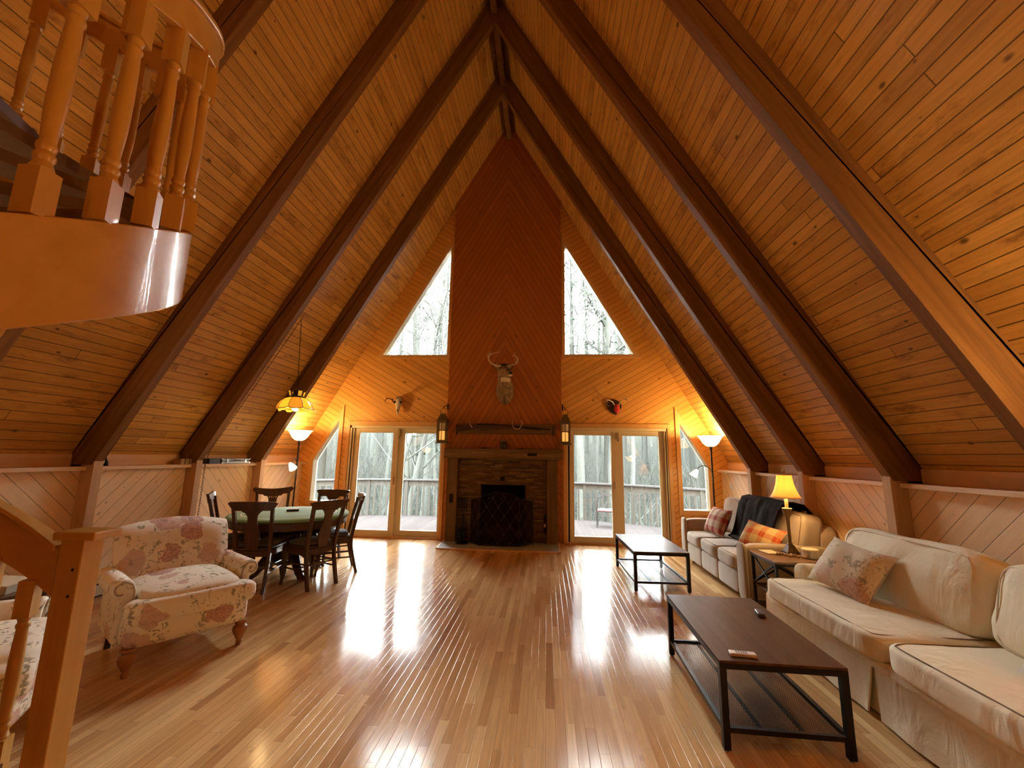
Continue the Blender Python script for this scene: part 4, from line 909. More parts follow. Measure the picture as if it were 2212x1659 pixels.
def dining_chair(label, slotted=False, H=1.0, pad=True):
    t = thing('dining_chair', label, 'chair', (0,0,0), 0, 'chairs round the poker table')
    for sx in (-1, 1):
        ps = [(sx*.19, .285, 0), (sx*.188, .245, .15), (sx*.186, .205, .32), (sx*.186, .195, .45), (sx*.195, back_y(.7), .7), (sx*.21, back_y(H-.06), H-.06)]
        b = MB()
        b.rings([[(x-.018,y-.02,z),(x+.018,y-.02,z),(x+.018,y+.02,z),(x-.018,y+.02,z)] for x, y, z in ps]); b.build('leg', M['oak_dark'], t, smooth=40, bevel=.004)
        ps = [(sx*.20, -.21, 0), (sx*.198, -.205, .05), (sx*.19, -.185, .15), (sx*.195, -.185, .30), (sx*.20, -.19, .43)]; w = [.016,.014,.018,.024,.024]
        b = MB().rings([[(x-q,y-q,z),(x+q,y-q,z),(x+q,y+q,z),(x-q,y+q,z)] for (x, y, z), q in zip(ps, w)]); b.build('leg', M['oak_dark'], t, smooth=40, bevel=.004)
    MB().prism([(-.21,-.225),(.21,-.225),(.185,.19),(-.185,.19)], 'z', .435, .465).build('seat', M['oak_dark'], t, bevel=.008)
    b = MB(); b.box(-.19,.19,-.205,-.185,.375,.437).box(-.175,.175,.185,.205,.375,.437)
    for sx in (-1, 1): b.bar((sx*.195,-.2,.405),(sx*.18,.2,.405),.02,.062)
    b.build('apron', M['oak_dark'], t)
    for a, c in (((-.195,-.185,.20),(-.188,.23,.20)), ((.195,-.185,.20),(.188,.23,.20)), ((-.19,.0,.20),(.19,.0,.20)), ((-.188,.225,.27),(.188,.225,.27)), ((-.195,-.185,.26),(-.188,.22,.275)), ((.195,-.185,.26),(.188,.22,.275))):
        MB().tube([a, c], .010, 8).build('stretcher', M['oak_dark'], t, smooth=True)
    us = [-.265+.53*i/24 for i in range(25)]
    if slotted:
        hi = lambda u: H-.028+.030*min(1,(abs(u)/.25)**2)-(.02 if abs(u) > .255 else 0)
        lo = lambda u: H-.125-.012*cos(u*12)+(.07*min(1, max(0,(abs(u)-.20)/.065)) if abs(u) > .2 else 0)+(.018 if .12 < abs(u) < .2 else 0)
    else:
        hi = lambda u: H-.008*(u/.25)**2-(.012 if abs(u) > .255 else 0)
        lo = lambda u: H-.105+(.075*min(1, max(0,(abs(u)-.205)/.06)) if abs(u) > .205 else 0)+(-.02 if abs(u) < .11 else 0)
    b = ribbon(MB(), us, lo, hi, lambda u, z: back_y(z)+.035-.5*u*u, .026); b.build('crest_rail', M['oak_dark'], t, smooth=40, bevel=.003)
    prof = [(.445,.055),(.50,.066),(.56,.078),(.62,.080),(.68,.068),(.74,.055),(.80,.050),(.84,.056),(.87,.078),(.90,.105)]
    prof = [(z if z < .8 else z+(H-1.0), w) for z, w in prof]
    b = MB(); n = len(prof)-1
    if slotted:
        for q in (-2,-1,0,1,2):
            b.rings([[(q*w*.42-.011, back_y(z)+.012, z),(q*w*.42+.011, back_y(z)+.012, z),(q*w*.42+.011, back_y(z)+.028, z),(q*w*.42-.011, back_y(z)+.028, z)] for z, w in prof])
    else:
        b.rings([[(-w, back_y(z)+.012, z),(w, back_y(z)+.012, z),(w, back_y(z)+.028, z),(-w, back_y(z)+.028, z)] for z, w in prof])
    b.build('splat', M['oak_dark'], t, smooth=40)
    if pad: MB().cushion((0,-.02,.488), (.40,.38,.055), 4, .35).build('seat_pad', M['pad'], t, smooth=True)['label'] = 'dark grey padded seat cushion'
    return t
def put(o, cx, cy, fx, fy):
    # back centre at (cx, cy), facing (fx, fy)
    a = atan2(fx, -fy); f = Vector((fx, fy)).normalized(); o.location = (cx+f.x*.25, cy+f.y*.25, 0); o.rotation_euler = (0, 0, a); return o
c1 = dining_chair('dark oak splat-back chair at the near left of the poker table, back to the room'); put(c1, -3.33, 4.74, -.2, .97)
c2 = dup(c1, (0,0,0), 0, 'dark oak splat-back chair at the near right of the poker table, back half turned'); put(c2, -2.65, 5.08, -.90, .43)
c3 = dup(c1, (0,0,0), 0, 'dark oak chair seen side-on at the right end of the poker table, nearest the glass'); put(c3, -2.655, 5.89, -.85, -.52)
c4 = dup(c1, (0,0,0), 0, 'dark oak chair behind the poker table before the slope-topped window'); put(c4, -3.30, 6.42, .0, -1)
c5 = dining_chair('dark oak chair with slotted back behind the poker table by the floor lamp', True, 1.045); put(c5, -4.02, 6.09, .62, -.78)
c6 = dup(c5, (0,0,0), 0, 'dark oak slotted-back chair seen edge-on at the left end of the poker table'); put(c6, -4.13, 5.15, .84, .54)
# ================================================================ lamps
M['lead'] = plain('lead_came', (.03,.025,.022), .4, .6)
M['amber'] = glow_glass('amber_glass', (1.0,.70,.11), .78, .25, emit=0.16); M['amber2'] = glow_glass('orange_glass', (1.0,.52,.09), .75, .25, emit=0.12)
M['bronze'] = plain('dark_bronze', (.05,.036,.022), .4, .7)
pc = (-3.46, 5.52)
pn = thing('pendant_lamp', 'amber stained glass pendant lamp on a chain over the poker table', 'pendant lamp', (*pc, 2.12))
for k in range(8):
    a0 = 2*pi*k/8+.15; a1 = a0+2*pi/8
    prof = [(.085,.185),(.14,.168),(.185,.125),(.212,.07),(.222,.02)]
    def f(off, a0=a0, a1=a1):
        def g(u, v):
            i = u*4; j = min(int(i), 3); q = i-j; r = prof[j][0]*(1-q)+prof[j+1][0]*q+off+.018*sin(pi*v)*u; z = prof[j][1]*(1-q)+prof[j+1][1]*q; a = a0+(a1-a0)*v
            if u > .99: z += .018*abs(2*v-1)**2
            return (r*cos(a), r*sin(a), z)
        return g
    MB().shell(f(0), f(.004), 8, 6).build('shade_panel', M['amber'] if k % 2 else M['amber2'], pn, smooth=60)
    b = MB(); b.tube([f(.003)(i/8, 0) for i in range(9)], .0045, 5).tube([f(.003)(1, i/6) for i in range(7)], .0045, 5).build('lead_rib', M['lead'], pn, smooth=True)
    am = (a0+a1)/2; am += 2*pi/16
    def g2(off, am=am):
        return lambda u, v: ((.205+.012*u+off)*cos(am+(v-.5)*.5*(1-.55*u*u)), (.205+.012*u+off)*sin(am+(v-.5)*.5*(1-.55*u*u)), .025-.028*u)
    MB().shell(g2(0), g2(.003), 3, 4).build('shade_petal', M['amber'], pn, smooth=60)
    if k % 2 == 0:
        a = am; w = .03
        MB().shell(lambda u, v: ((.085+.02*u)*cos(a+(v-.5)*.5), (.085+.02*u)*sin(a+(v-.5)*.5), .20+.075*u), lambda u, v: ((.088+.02*u)*cos(a+(v-.5)*.5), (.088+.02*u)*sin(a+(v-.5)*.5), .20+.075*u), 2, 3).build('crown_panel', M['amber'], pn)
MB().lathe([(.092,.18),(.095,.205),(.06,.215),(.05,.26),(.035,.285),(.01,.295)], 20).build('cap', M['bronze'], pn, smooth=30)
t_ = NT('lit_bulb'); t_.b.inputs['Emission Color'].default_value = (1,.85,.55,1); t_.b.inputs['Emission Strength'].default_value = 7; M['lit'] = t_.m
MB().ell((0,0,.055), (.05,.05,.06)).build('globe', M['lit'], pn, smooth=True)
bulb((0,0,-.012), P_PEND, .05, WARM, pn)
def chain_links(pts, L=.032, r=.0028):
    b = MB(); P_ = [Vector(p) for p in pts]; k = 0
    for a, c in zip(P_, P_[1:]):
        d = c-a; n = max(1, int(d.length/(L*.78))); u = d.normalized(); s = u.cross(Vector((0.3,1,.2))).normalized(); s2 = u.cross(s)
        for i in range(n):
            o = a+d*((i+.5)/n); w = s if k % 2 else s2; k += 1
            b.tube([o+u*(L/2*cos(q))+w*(.009*sin(q)) for q in [2*pi*j/8 for j in range(8)]], r, 4, closed=True)
    return b
hook = Vector((-3.50, 5.50, 3.44))
chain_links([(pc[0], pc[1], 2.41), hook]).build('chain', M['bronze'], pn, loc=(-pc[0], -pc[1], -2.12))
sw = [hook]; e = Vector((-4.62, 5.49, 1.55))
for i in range(1, 13): u = i/12; q = hook.lerp(e, u); q.z -= .10*sin(pi*u)*0; q.y += .005; sw.append(q)
sw += [Vector((-4.665, 5.505, 1.40)), Vector((-4.66, 5.50, .9)), Vector((-4.665, 5.49, .35))]
chain_links(sw, .045).build('swag_chain', M['bronze'], pn, loc=(-pc[0], -pc[1], -2.12))
M['bowl'] = glow_glass('alabaster_glass', (1.0,.84,.52), .6, .3, emit=1.0)
M['tulip'] = glow_glass('frosted_tulip', (1.0,.92,.75), .6, .3, emit=2.2)
def torchiere(loc, label, ang=None, H=1.93, power=None):
    t = thing('floor_lamp', label, 'floor lamp', (*loc, 0), 0, 'torchiere floor lamps')
    MB().lathe([(.135,0),(.14,.012),(.13,.022),(.05,.035),(.02,.05),(.016,.08)], 24).build('base', M['bronze'], t, smooth=30)
    MB().tube([(0,0,.05),(0,0,H-.19)], .0145, 10).lathe([(.02,H-.24),(.026,H-.22),(.02,H-.20),(.045,H-.185),(.05,H-.178)], 14).build('pole', M['bronze'], t, smooth=30)
    MB().lathe([(.045,H-.185),(.085,H-.165),(.13,H-.12),(.16,H-.065),(.19,H-.02),(.212,H-.004),(.212,H),(.186,H-.014),(.155,H-.06),(.125,H-.113),(.08,H-.157),(.04,H-.176)], 32, caps=False).build('shade', M['bowl'], t, smooth=True)
    bulb((0,0,H-.03), power or P_TORCH, .05, WARM, t)
    if ang is not None:
        c, s = cos(ang), sin(ang); b = MB(); pts = [(0,0,1.33),(.05*c,.05*s,1.41),(.13*c,.13*s,1.45),(.21*c,.21*s,1.435),(.27*c,.27*s,1.385)]
        b.tube(*curve_tube(pts, .006, .006)); arm = b.build('reading_arm', M['bronze'], t, smooth=True)
        o = MB().lathe([(.02,.05),(.03,.03),(.045,-.01),(.06,-.06),(.066,-.075),(.058,-.06),(.04,-.005),(.02,.03)], 18, caps=False).build('reading_shade', M['tulip'], arm, smooth=True, loc=(.29*c,.29*s,1.34)); o.rotation_euler = (-.75*s if abs(s) > .01 else 0, .6*c*-1, 0)
        bulb((.30*c,.30*s,1.25), P_READ, .03, WARM, t)
    return t
torchiere((2.80, 7.50), 'bronze torchiere floor lamp with glowing bowl behind the taupe sofa, right of the fireplace', pi+.12, 1.955)
torchiere((-4.41, 7.25), 'bronze torchiere floor lamp with glowing bowl in the corner left of the fireplace', -pi*.42, 1.95)
# ================================================================ ledge things, left wall
cs = thing('metal_case', 'silver aluminium briefcase lying flat on the left ledge', 'case', (-4.845, 6.20, 1.375))
MB().box(-.085,.09,-.28,.30,0,.036).box(-.085,.09,-.28,.30,.040,.076).build('shell', plain('brushed_alu', (.30,.31,.33), .35, .6), cs, bevel=.006)
b = MB()
for y in (-.18, .20): b.box(.088,.097,y-.02,y+.02,.015,.066)
b.build('clasp', plain('chrome', (.75,.75,.75), .15, 1), cs)
b = MB(); b.tube([(.092,-.05,.04),(.12,-.05,.05),(.12,.06,.05),(.092,.06,.04)], .006, 6); b.build('handle', M['iron_lt'], cs, smooth=True)
b = MB()
for y in (-.28,.30):
    for z in (.01,.065): b.box(.075,.094,y-.012,y+.012,z-.01,z+.012)
b.build('corner', plain('chrome_corner', (.7,.7,.7), .2, 1), cs)
o = MB().box(-.085,.085,-.10,.10,0,.075).build('case', plain('black_case', (.012,.012,.014), .4), bevel=.005, loc=(-4.845, 5.785, 1.375)); tag(o, 'black case end standing left of the silver briefcase on the ledge', 'case')
wb = thing('wooden_box', 'small banded wooden box on the left ledge', 'box', (-4.82, 5.30, 1.375))
MB().box(-.06,.06,-.085,.085,0,.075).build('body', wood('box_wood', [(.32,.2,.1),(.5,.34,.18)], 1, .5, 1), wb, bevel=.004)
b = MB(); b.box(-.062,.062,-.03,-.02,0,.077).box(-.062,.062,.045,.055,0,.077).build('band', M['bronze'], wb)
ct = thing('figurine', 'small black and white animal figurine beside the third left post on the ledge', 'figurine', (-4.80, 4.285, 1.375))
b = MB().rings([ering((0,0,0),.035,.03), ering((0,.0,.04),.036,.03), ering((0,-.01,.08),.022,.02), ering((0,-.015,.10),.02,.02), ering((0,-.018,.125),.022,.022), ering((0,-.018,.145),.012,.012)])
b.build('body', M['iron'], ct, smooth=180)
MB().ell((.012,-.035,.05), (.02,.012,.035)).ell((.008,-.038,.118), (.012,.008,.014)).build('bib', plain('white_bib', (.8,.78,.72), .6), ct, smooth=True)
ht = thing('baseboard_heater', 'long cream baseboard heater along the left wall', 'heater', (-4.79, 4.0, 0))
HB = plain('cream_enamel', (.66,.58,.43), .4)
MB().prism([(-.03,.0),(.035,.0),(.04,.02),(.04,.12),(.015,.185),(-.03,.185)], 'y', -1.15, 1.1).build('cover', HB, ht, bevel=.003)
MB().box(.034,.044,-1.12,1.07,.128,.145).box(.03,.045,-1.12,1.07,.008,.02).build('slot', M['gasket'], ht)
# ================================================================ floral armchairs
M['floral'] = floral('floral_upholstery', (.95,.90,.77), ((.30,.075,.065),(.56,.27,.22)), ((.16,.145,.055),(.30,.27,.12)))
M['floral_p'] = floral('floral_pillow', (.76,.66,.48), ((.42,.17,.13),(.60,.34,.26)), ((.22,.19,.09),(.36,.31,.18)), 3.0)
M['turned'] = wood('turned_leg', [(.26,.10,.035),(.38,.165,.06),(.45,.21,.085)], 2, .35, 1, coat=.3)
def armchair(label):
    t = thing('armchair', label, 'armchair', (0,0,0), 0, 'floral armchairs')
    b = MB(); b.cushion((0,-.01,.29), (.80,.80,.23), 9, .04, 1); b.build('base', M['floral'], t, smooth=True)
    b = MB(); b.cushion((0,-.03,.465), (.66,.82,.17), 5, .40); b.cushion((0,-.375,.425), (.83,.19,.165), 5, .12, 1); b.build('seat', M['floral'], t, smooth=True)
    for sx in (-1, 1):
        b = MB(); pf = [(x-.04, z) for x, z in [(.37,.18),(.37,.50),(.375,.56),(.39,.60),(.42,.625),(.455,.632),(.49,.62),(.515,.595),(.522,.56),(.51,.525),(.485,.505),(.46,.50),(.46,.18)]]
        b.prism([(sx*x, z) for x, z in (pf if sx > 0 else pf)], 'y', -.26, .34); ar = b.build('arm', M['floral'], t, smooth=50, bevel=.018, segs=3)
        pts = [(x-sx*.04, y, z) for x, y, z in [(sx*.387,-.268,.22),(sx*.387,-.272,.50),(sx*.40,-.274,.58),(sx*.43,-.275,.61),(sx*.465,-.275,.612),(sx*.495,-.274,.59),(sx*.497,-.274,.555),(sx*.475,-.274,.532),(sx*.45,-.274,.535)]]
        b = MB(); b.tube(*curve_tube(pts, .006, .006, 6)); b.build('piping', M['floral_d'], ar, smooth=True)
    b = MB()
    def bk(off):
        def g(u, v):
            x = (2*u-1); z = .40+.56*v-.055*x*x*v; w = .405*(1-.10*(1-v)**2-.05*v**6*0); y = .22+.22*v+.06*x*x*(-1)*.6
            e = 1-abs(x)**5; e2 = (1-(max(0,(v-.75)/.25))**3*.85); pu = .105*max(.12, e)**.5*max(.15,e2)
            return (x*w, y+off*pu-(.015 if off < 0 else 0), z)
        return g
    b.shell(bk(-1), bk(.7), 18, 12); b.build('back', M['floral'], t, smooth=True)
    for sx, sy, r in ((-1,-1,1),(1,-1,1),(-1,1,.8),(1,1,.8)):
        if sy < 0:
            pf = [(.016,0),(.022,.01),(.024,.03),(.020,.045),(.030,.055),(.032,.07),(.044,.085),(.055,.115),(.052,.14),(.038,.152),(.034,.16),(.046,.172),(.046,.19)]
            MB().lathe(pf, 18).build('leg', M['turned'], t, smooth=True, loc=(sx*.35, -.355, 0))
        else: MB().rings([[(x-.02,y-.02,z),(x+.02,y-.02,z),(x+.02,y+.02,z),(x-.02,y+.02,z)] for x, y, z in ((0,.04,0),(0,0,.2))]).build('leg', M['oak_dark'], t, loc=(sx*.34,.30,0))
    return t
M['floral_d'] = floral('floral_piping', (.50,.41,.28), ((.30,.10,.08),(.45,.2,.17)), ((.2,.18,.1),(.3,.26,.15)))
ac = armchair('floral rolled-arm armchair with turned front legs beside the newel post'); ac.location = (-3.0, 3.46, 0); ac.rotation_euler = (0, 0, radians(56.5))
dup(ac, (-3.12, 2.12, 0), radians(125.6), 'matching floral armchair at the left edge, half hidden behind the newel post')
# low dark table between the armchairs
lt = thing('side_table', 'low dark wooden side table with splayed legs behind the armchairs', 'side table', (-4.12, 3.06, 0))
MB().box(-.30,.30,-.30,.30,.475,.505).build('tabletop', M['oak_dark'], lt, bevel=.006)
MB().box(-.25,.25,-.25,.25,.43,.475).build('apron', M['oak_dark'], lt)
for sx in (-1, 1):
    for sy in (-1, 1): MB().bar((sx*.22,sy*.22,.45),(sx*.27,sy*.40 if sy > 0 else sy*.30,0),.035,.035,(1,0,0)).build('leg', M['iron'], lt)
bk = thing('storage_box', 'pale wedge-shaped box lying on the low dark side table', 'box', (-4.07, 3.0, .505), .25)
MB().prism([(-.2,0),(.17,0),(.17,.055),(-.2,.085)], 'y', -.12, .12).build('body', plain('grey_box', (.45,.40,.32), .7, var=.2, vscale=30), bk, bevel=.004)
MB().prism([(-.205,.086),(.175,.056),(.175,.064),(-.205,.094)], 'y', -.125, .125).build('lid', plain('cream_lid', (.72,.64,.48), .6), bk)
# ================================================================ sofas
M['taupe'] = cloth('taupe_microfibre', (.42,.335,.25), .12, 4, .35, .25, 6)
M['taupe_d'] = plain('taupe_piping', (.17,.12,.08), .9)
ts = thing('sofa', 'taupe three-seat sofa near the right glass door under a dark throw', 'sofa', (2.14, 6.08, 0))
MB().box(.06,.98,-1.0,1.0,.07,.31).build('base', M['taupe'], ts, bevel=.02)
for y in (-.575, 0, .575):
    MB().cushion((.055,y,.195), (.09,.573,.235), 9, .12, 0).build('front_panel', M['taupe'], ts, smooth=True)
    c = (.34, y, .395); s = (.70,.572,.17); o = MB().cushion(c, s, 7, .16, 2, 14, .007, y*5).build('seat_cushion', M['taupe'], ts, smooth=True)
    MB().piping(c, s, 2, 7, .16, .004).build('piping', M['taupe_d'], o, smooth=True)
for i, y in enumerate((-.70, 0, .70)):
    b = MB(); b.M = tr(.74,y,.705) @ ry(radians(11)); c = (0,0,0); s = (.24,.69,.54); b.cushion(c, s, 6, .22, 0, 16, .014, y*3); o = b.build('back_cushion', M['taupe'], ts, smooth=True)
    b = MB(); b.M = tr(.74,y,.705) @ ry(radians(11)); b.piping(c, s, 0, 6, .22, .004, -1); b.build('piping', M['taupe_d'], o, smooth=True)
MB().cushion((.92,0,.46), (.20,2.10,.80), 12, .03, 0).build('back', M['taupe'], ts, smooth=True)
for sy in (-1, 1):
    ar = MB().cushion((.51,sy*.99,.355), (.98,.165,.575), 8, .04, 1, 10).build('arm', M['taupe'], ts, smooth=True)
    MB().cushion((.018,sy*.99,.35), (.045,.185,.60), 6, .2, 0).build('arm_front', M['taupe'], ar, smooth=True)
for x in (.12,.9):
    for y in (-.92,.92): MB().lathe([(.022,0),(.03,.075)], 10, (x,y,0)).build('foot', M['iron'], ts)
# throw
M['throw'] = cloth('dark_brown_plush', (.009,.0048,.0034), .6, 11, .0, .5, 12, 160)
TP = [(2.60,.505),(2.65,.53),(2.67,.58),(2.70,.68),(2.735,.82),(2.77,.95),(2.83,1.02),(2.93,1.04),(3.05,1.01),(3.125,.93),(3.135,.78)]
def thr(off):
    def g(u, v):
        i = u*(len(TP)-1); j = min(int(i), len(TP)-2); q = i-j; x = TP[j][0]*(1-q)+TP[j+1][0]*q; z = TP[j][1]*(1-q)+TP[j+1][1]*q
        y = 5.36+.98*v+.05*sin(5*u+1)*(1-v)-.04*sin(4*u)*v+.10*u*(v-.3)
        w = (.016*sin(9*v+3*u+1)+.006*sin(23*v-5*u))*(.25+.75*min(1,(1-u)*1.3))
        return (x-abs(w)-.052-off*.8, y, z+.5*w*(u > .5)+off+(.02 if u > .55 else 0))
    return g
o = MB().shell(thr(0.0), thr(.022), 30, 40).build('throw_blanket', M['throw'], smooth=True); tag(o, 'dark brown plush throw draped over the back of the taupe sofa', 'blanket')
def cushion_thing(name, mat, w, h, t, loc, rot, label, cat='cushion', crush=0.0):
    o = MB().pillow(w, h, t, 14, crush).build(name, mat, smooth=True, loc=loc); o.rotation_euler = rot; tag(o, label, cat); return o
M['plaid'] = plaid('red_plaid', (.36,.075,.07), (.56,.45,.33), (.16,.03,.03), 6.2)
M['plaid2'] = plaid('orange_plaid', (.55,.10,.05), (.66,.50,.24), (.62,.25,.06), 6.5)
cushion_thing('throw_pillow', M['plaid'], .56, .42, .17, (2.50, 6.62, .665), (radians(-26), 0, radians(-84)), 'red and cream plaid pillow at the far end of the taupe sofa')
cushion_thing('throw_pillow', M['plaid2'], .52, .36, .20, (2.50, 5.36, .655), (radians(-34), radians(7), radians(-66)), 'orange and red plaid pillow leaning at the near end of the taupe sofa')
# cream sofa
M['cream'] = cloth('cream_canvas', (.83,.745,.55), .05, 3, .1, .55, 6)
M['cream_p'] = plain('cream_piping', (.62,.53,.36), .9)
M['cream_d'] = plain('dark_piping', (.20,.15,.085), .9)
cr = thing('sofa', 'long cream slipcovered sofa with box skirt in the right foreground', 'sofa', (1.95, 2.95, 0))
def skirt(y0, y1, s0, s1):
    f = lambda off: (lambda u, v: (.085-.028*(1-v)**1.3+.006*sin(21*u)*(1-v)+off, y0+(y1-y0)*u+(s0*(1-u)**6+s1*u**6)*(1-v), .018+.325*v))
    return MB().shell(f(0), f(.012), 40, 6).build('skirt', M['cream'], cr, smooth=True)
skirt(-1.40, .10, 0, -.045); skirt(.115, 1.40, .045, 0)
MB().box(.11,.9,-1.38,1.38,.02,.34).build('base', M['cream'], cr)
MB().cushion((.47,0,.345), (.86,2.78,.065), 14, .02).build('rail', M['cream'], cr, smooth=True)
for y0, y1, e in ((-.075, 1.14, 1.27), (-1.14, -.085, -1.27)):
    ya, yb = sorted((y0 if e > 0 else y1, e)); c = (.40,(ya+yb)/2,.445); s = (.82,yb-ya,.165)
    o = MB().cushion(c, s, 8, .20, 2, 26, .010, e).build('seat_cushion', M['cream'], cr, smooth=True)
    b = MB(); b.piping(c, s, 2, 8, .20, .0042, 1, 80); b.piping(c, s, 2, 8, .20, .0042, -1, 80); b.build('piping', M['cream_d'], o, smooth=True)
    c = (.76,(y0+y1)/2+(.02 if e > 0 else -.02),.735); s = (.30,y1-y0+.02,.52); T_ = tr(*c) @ ry(radians(13))
    b = MB(); b.M = T_; b.cushion((0,0,0), s, 5.5, .30, 0, 28, .022, e*2+3); o = b.build('back_cushion', M['cream'], cr, smooth=True)
    b = MB(); b.M = T_; b.piping((0,0,0), s, 0, 5.5, .30, .0045, -1); b.build('piping', M['cream_p'], o, smooth=True)
MB().cushion((.97,0,.43), (.20,2.72,.80), 12, .03, 0).build('back', M['cream'], cr, smooth=True)
for sy in (-1, 1):
    pf = [(1.15,.03),(1.15,.50),(1.165,.565),(1.20,.61),(1.25,.635),(1.31,.632),(1.36,.605),(1.385,.56),(1.385,.50),(1.365,.43),(1.35,.35),(1.345,.03)]
    ar = MB().prism([(sy*y, z) for y, z in pf], 'x', .335, .98).build('arm', M['cream'], cr, smooth=50, bevel=.02, segs=3)
    b = MB(); b.M = tr(.333, sy*1.275, .49) @ rx(sy*radians(14)); b.cushion((0,0,0), (.03,.16,.30), 3, .1, 0); b.build('arm_front', M['cream'], ar, smooth=True)
cushion_thing('throw_pillow', M['floral_p'], .60, .43, .20, (2.375, 3.70, .725), (radians(-37), radians(4), radians(-84)), 'crumpled floral pillow at the far end of the cream sofa', crush=.012)
cushion_thing('throw_pillow', plain('white_plush', (.72,.66,.62), .95, bump=.6, bscale=90), .42, .40, .16, (2.45, 2.295, .70), (radians(-30), 0, radians(-84)), 'white fluffy pillow at the right edge of the picture on the cream sofa')
# ================================================================ coffee tables
def coffee_table(label, w, l):
    t = thing('coffee_table', label, 'coffee table', (0,0,0), 0, 'black-framed coffee tables')
    hw, hl = w/2, l/2; H = .455
    MB().box(-hw,hw,-hl,hl,H-.014,H).build('tabletop', M['tabletop'], t, bevel=.002)
    b = MB(); q = .036
    for s in (-1, 1): b.box(-hw,hw,s*hl-(q if s > 0 else 0),s*hl+(0 if s > 0 else q),H-.044,H-.0145).box(s*hw-(q if s > 0 else 0),s*hw+(0 if s > 0 else q),-hl+q,hl-q,H-.044,H-.0145)
    b.build('top_frame', M['black_metal'], t)
    for sx in (-1, 1):
        for sy in (-1, 1):
            x0 = sx*hw-(q if sx > 0 else 0); y0 = sy*hl-(q if sy > 0 else 0)
            lg = MB().box(x0, x0+q, y0, y0+q, .012, H-.044).build('leg', M['black_metal'], t); MB().lathe([(.012,0),(.016,.013)], 10, (x0+q/2, y0+q/2, 0)).build('foot', plain('rubber_foot', (.3,.28,.25), .8), lg)
    b = MB(); z0, z1 = .095, .120
    for s in (-1, 1): b.box(-hw+q,hw-q,s*(hl-q/2)-.0125,s*(hl-q/2)+.0125,z0,z1).box(s*(hw-q/2)-.0125,s*(hw-q/2)+.0125,-hl+q,hl-q,z0,z1)
    for x in (-hw/3, hw/3): b.box(x-.009,x+.009,-hl+q,hl-q,.088,.102)
    b.build('shelf_frame', M['black_metal'], t)
    b = MB(); px, py = .0125, .031; a0, a1, c0, c1_ = -hw+q*.7, hw-q*.7, -hl+q*.7, hl-q*.7; sl = py/px
    for sg in (1, -1):
        k = -int((a1-a0)/px*1)-2
        n = int((c1_-c0)/py)+int((a1-a0)/px)+4
        for i in range(n):
            yb = c0-(a1-a0)*sl+i*py
            # line y = yb + sl*(x-a0) (or mirrored)
            xa = max(a0, a0+(c0-yb)/sl); xb = min(a1, a0+(c1_-yb)/sl)
            if xb-xa < .004: continue
            P1 = (xa, yb+sl*(xa-a0)); P2 = (xb, yb+sl*(xb-a0))
            if sg < 0: P1 = (a0+a1-P1[0], P1[1]); P2 = (a0+a1-P2[0], P2[1])
            b.bar((*P1, .108), (*P2, .108), .0030, .0016)
    b.build('mesh_shelf', M['black_metal'], t)
    return t
k1 = coffee_table('near coffee table with dark wood top, wire mesh shelf and two remotes on it', .662, 1.15); k1.location = (1.305, 3.21, 0); k1.rotation_euler = (0,0,radians(-1.5))
k2 = coffee_table('far coffee table with bare dark top in front of the taupe sofa', .655, 1.17); k2.location = (1.355, 5.985, 0); k2.rotation_euler = (0,0,radians(1.5))
rm = thing('remote_control', 'small dark remote on the near coffee table by the sofa side', 'remote', (1.535, 3.395, .455), radians(-12))
MB().cushion((0,0,.013), (.050,.125,.024), 5, .1).build('body', plain('dark_remote', (.045,.028,.022), .4), rm, smooth=True)
b = MB()
for i in range(5):
    for j in (-1,0,1): b.box(j*.013-.004,j*.013+.004,-.045+i*.02-.005,-.045+i*.02+.005,.022,.0275)
b.build('button', plain('grey_button', (.25,.22,.22), .5), rm)
rm = thing('remote_control', 'white remote with small buttons on the near corner of the near coffee table', 'remote', (1.115, 2.715, .455), radians(84))
MB().box(-.024,.024,-.07,.07,.0,.018).build('body', plain('white_remote', (.74,.70,.66), .4), rm, bevel=.005)
b = MB()
for i in range(5):
    for j in (-1,0,1): b.box(j*.011-.003,j*.011+.003,-.02+i*.013-.0035,-.02+i*.013+.0035,.0175,.0195)
b.build('button', plain('dark_button', (.2,.18,.18), .5), rm)
# ================================================================ end table group
et = thing('end_table', 'dark end table with crossed metal sides between the two sofas', 'end table', (2.46, 4.69, 0))
MB().box(-.285,.285,-.255,.255,.578,.60).build('tabletop', wood('brown_top', [(.12,.06,.03),(.2,.105,.055),(.26,.14,.075)], 1, .35, .8), et, bevel=.002)
for sx in (-1, 1):
    for sy in (-1, 1): MB().box(sx*.262-.0125,sx*.262+.0125,sy*.232-.0125,sy*.232+.0125,0,.578).build('leg', M['black_metal'], et)
b = MB()
for sy in (-1, 1): b.bar((-.25,sy*.232,.30),(.25,sy*.232,.57),.018,.012,(0,1,0)).bar((-.25,sy*.236,.57),(.25,sy*.236,.30),.018,.012,(0,1,0)).box(-.25,.25,sy*.232-.0125,sy*.232+.0125,.553,.578)
for sx in (-1, 1): b.bar((sx*.262,-.22,.30),(sx*.262,.22,.57),.018,.012,(1,0,0)).bar((sx*.266,-.22,.57),(sx*.266,.22,.30),.018,.012,(1,0,0)).box(sx*.262-.0125,sx*.262+.0125,-.22,.22,.553,.578)
b.build('cross_brace', M['black_metal'], et)
MB().box(-.262,.262,-.232,.232,.265,.285).build('shelf', M['tabletop'], et)
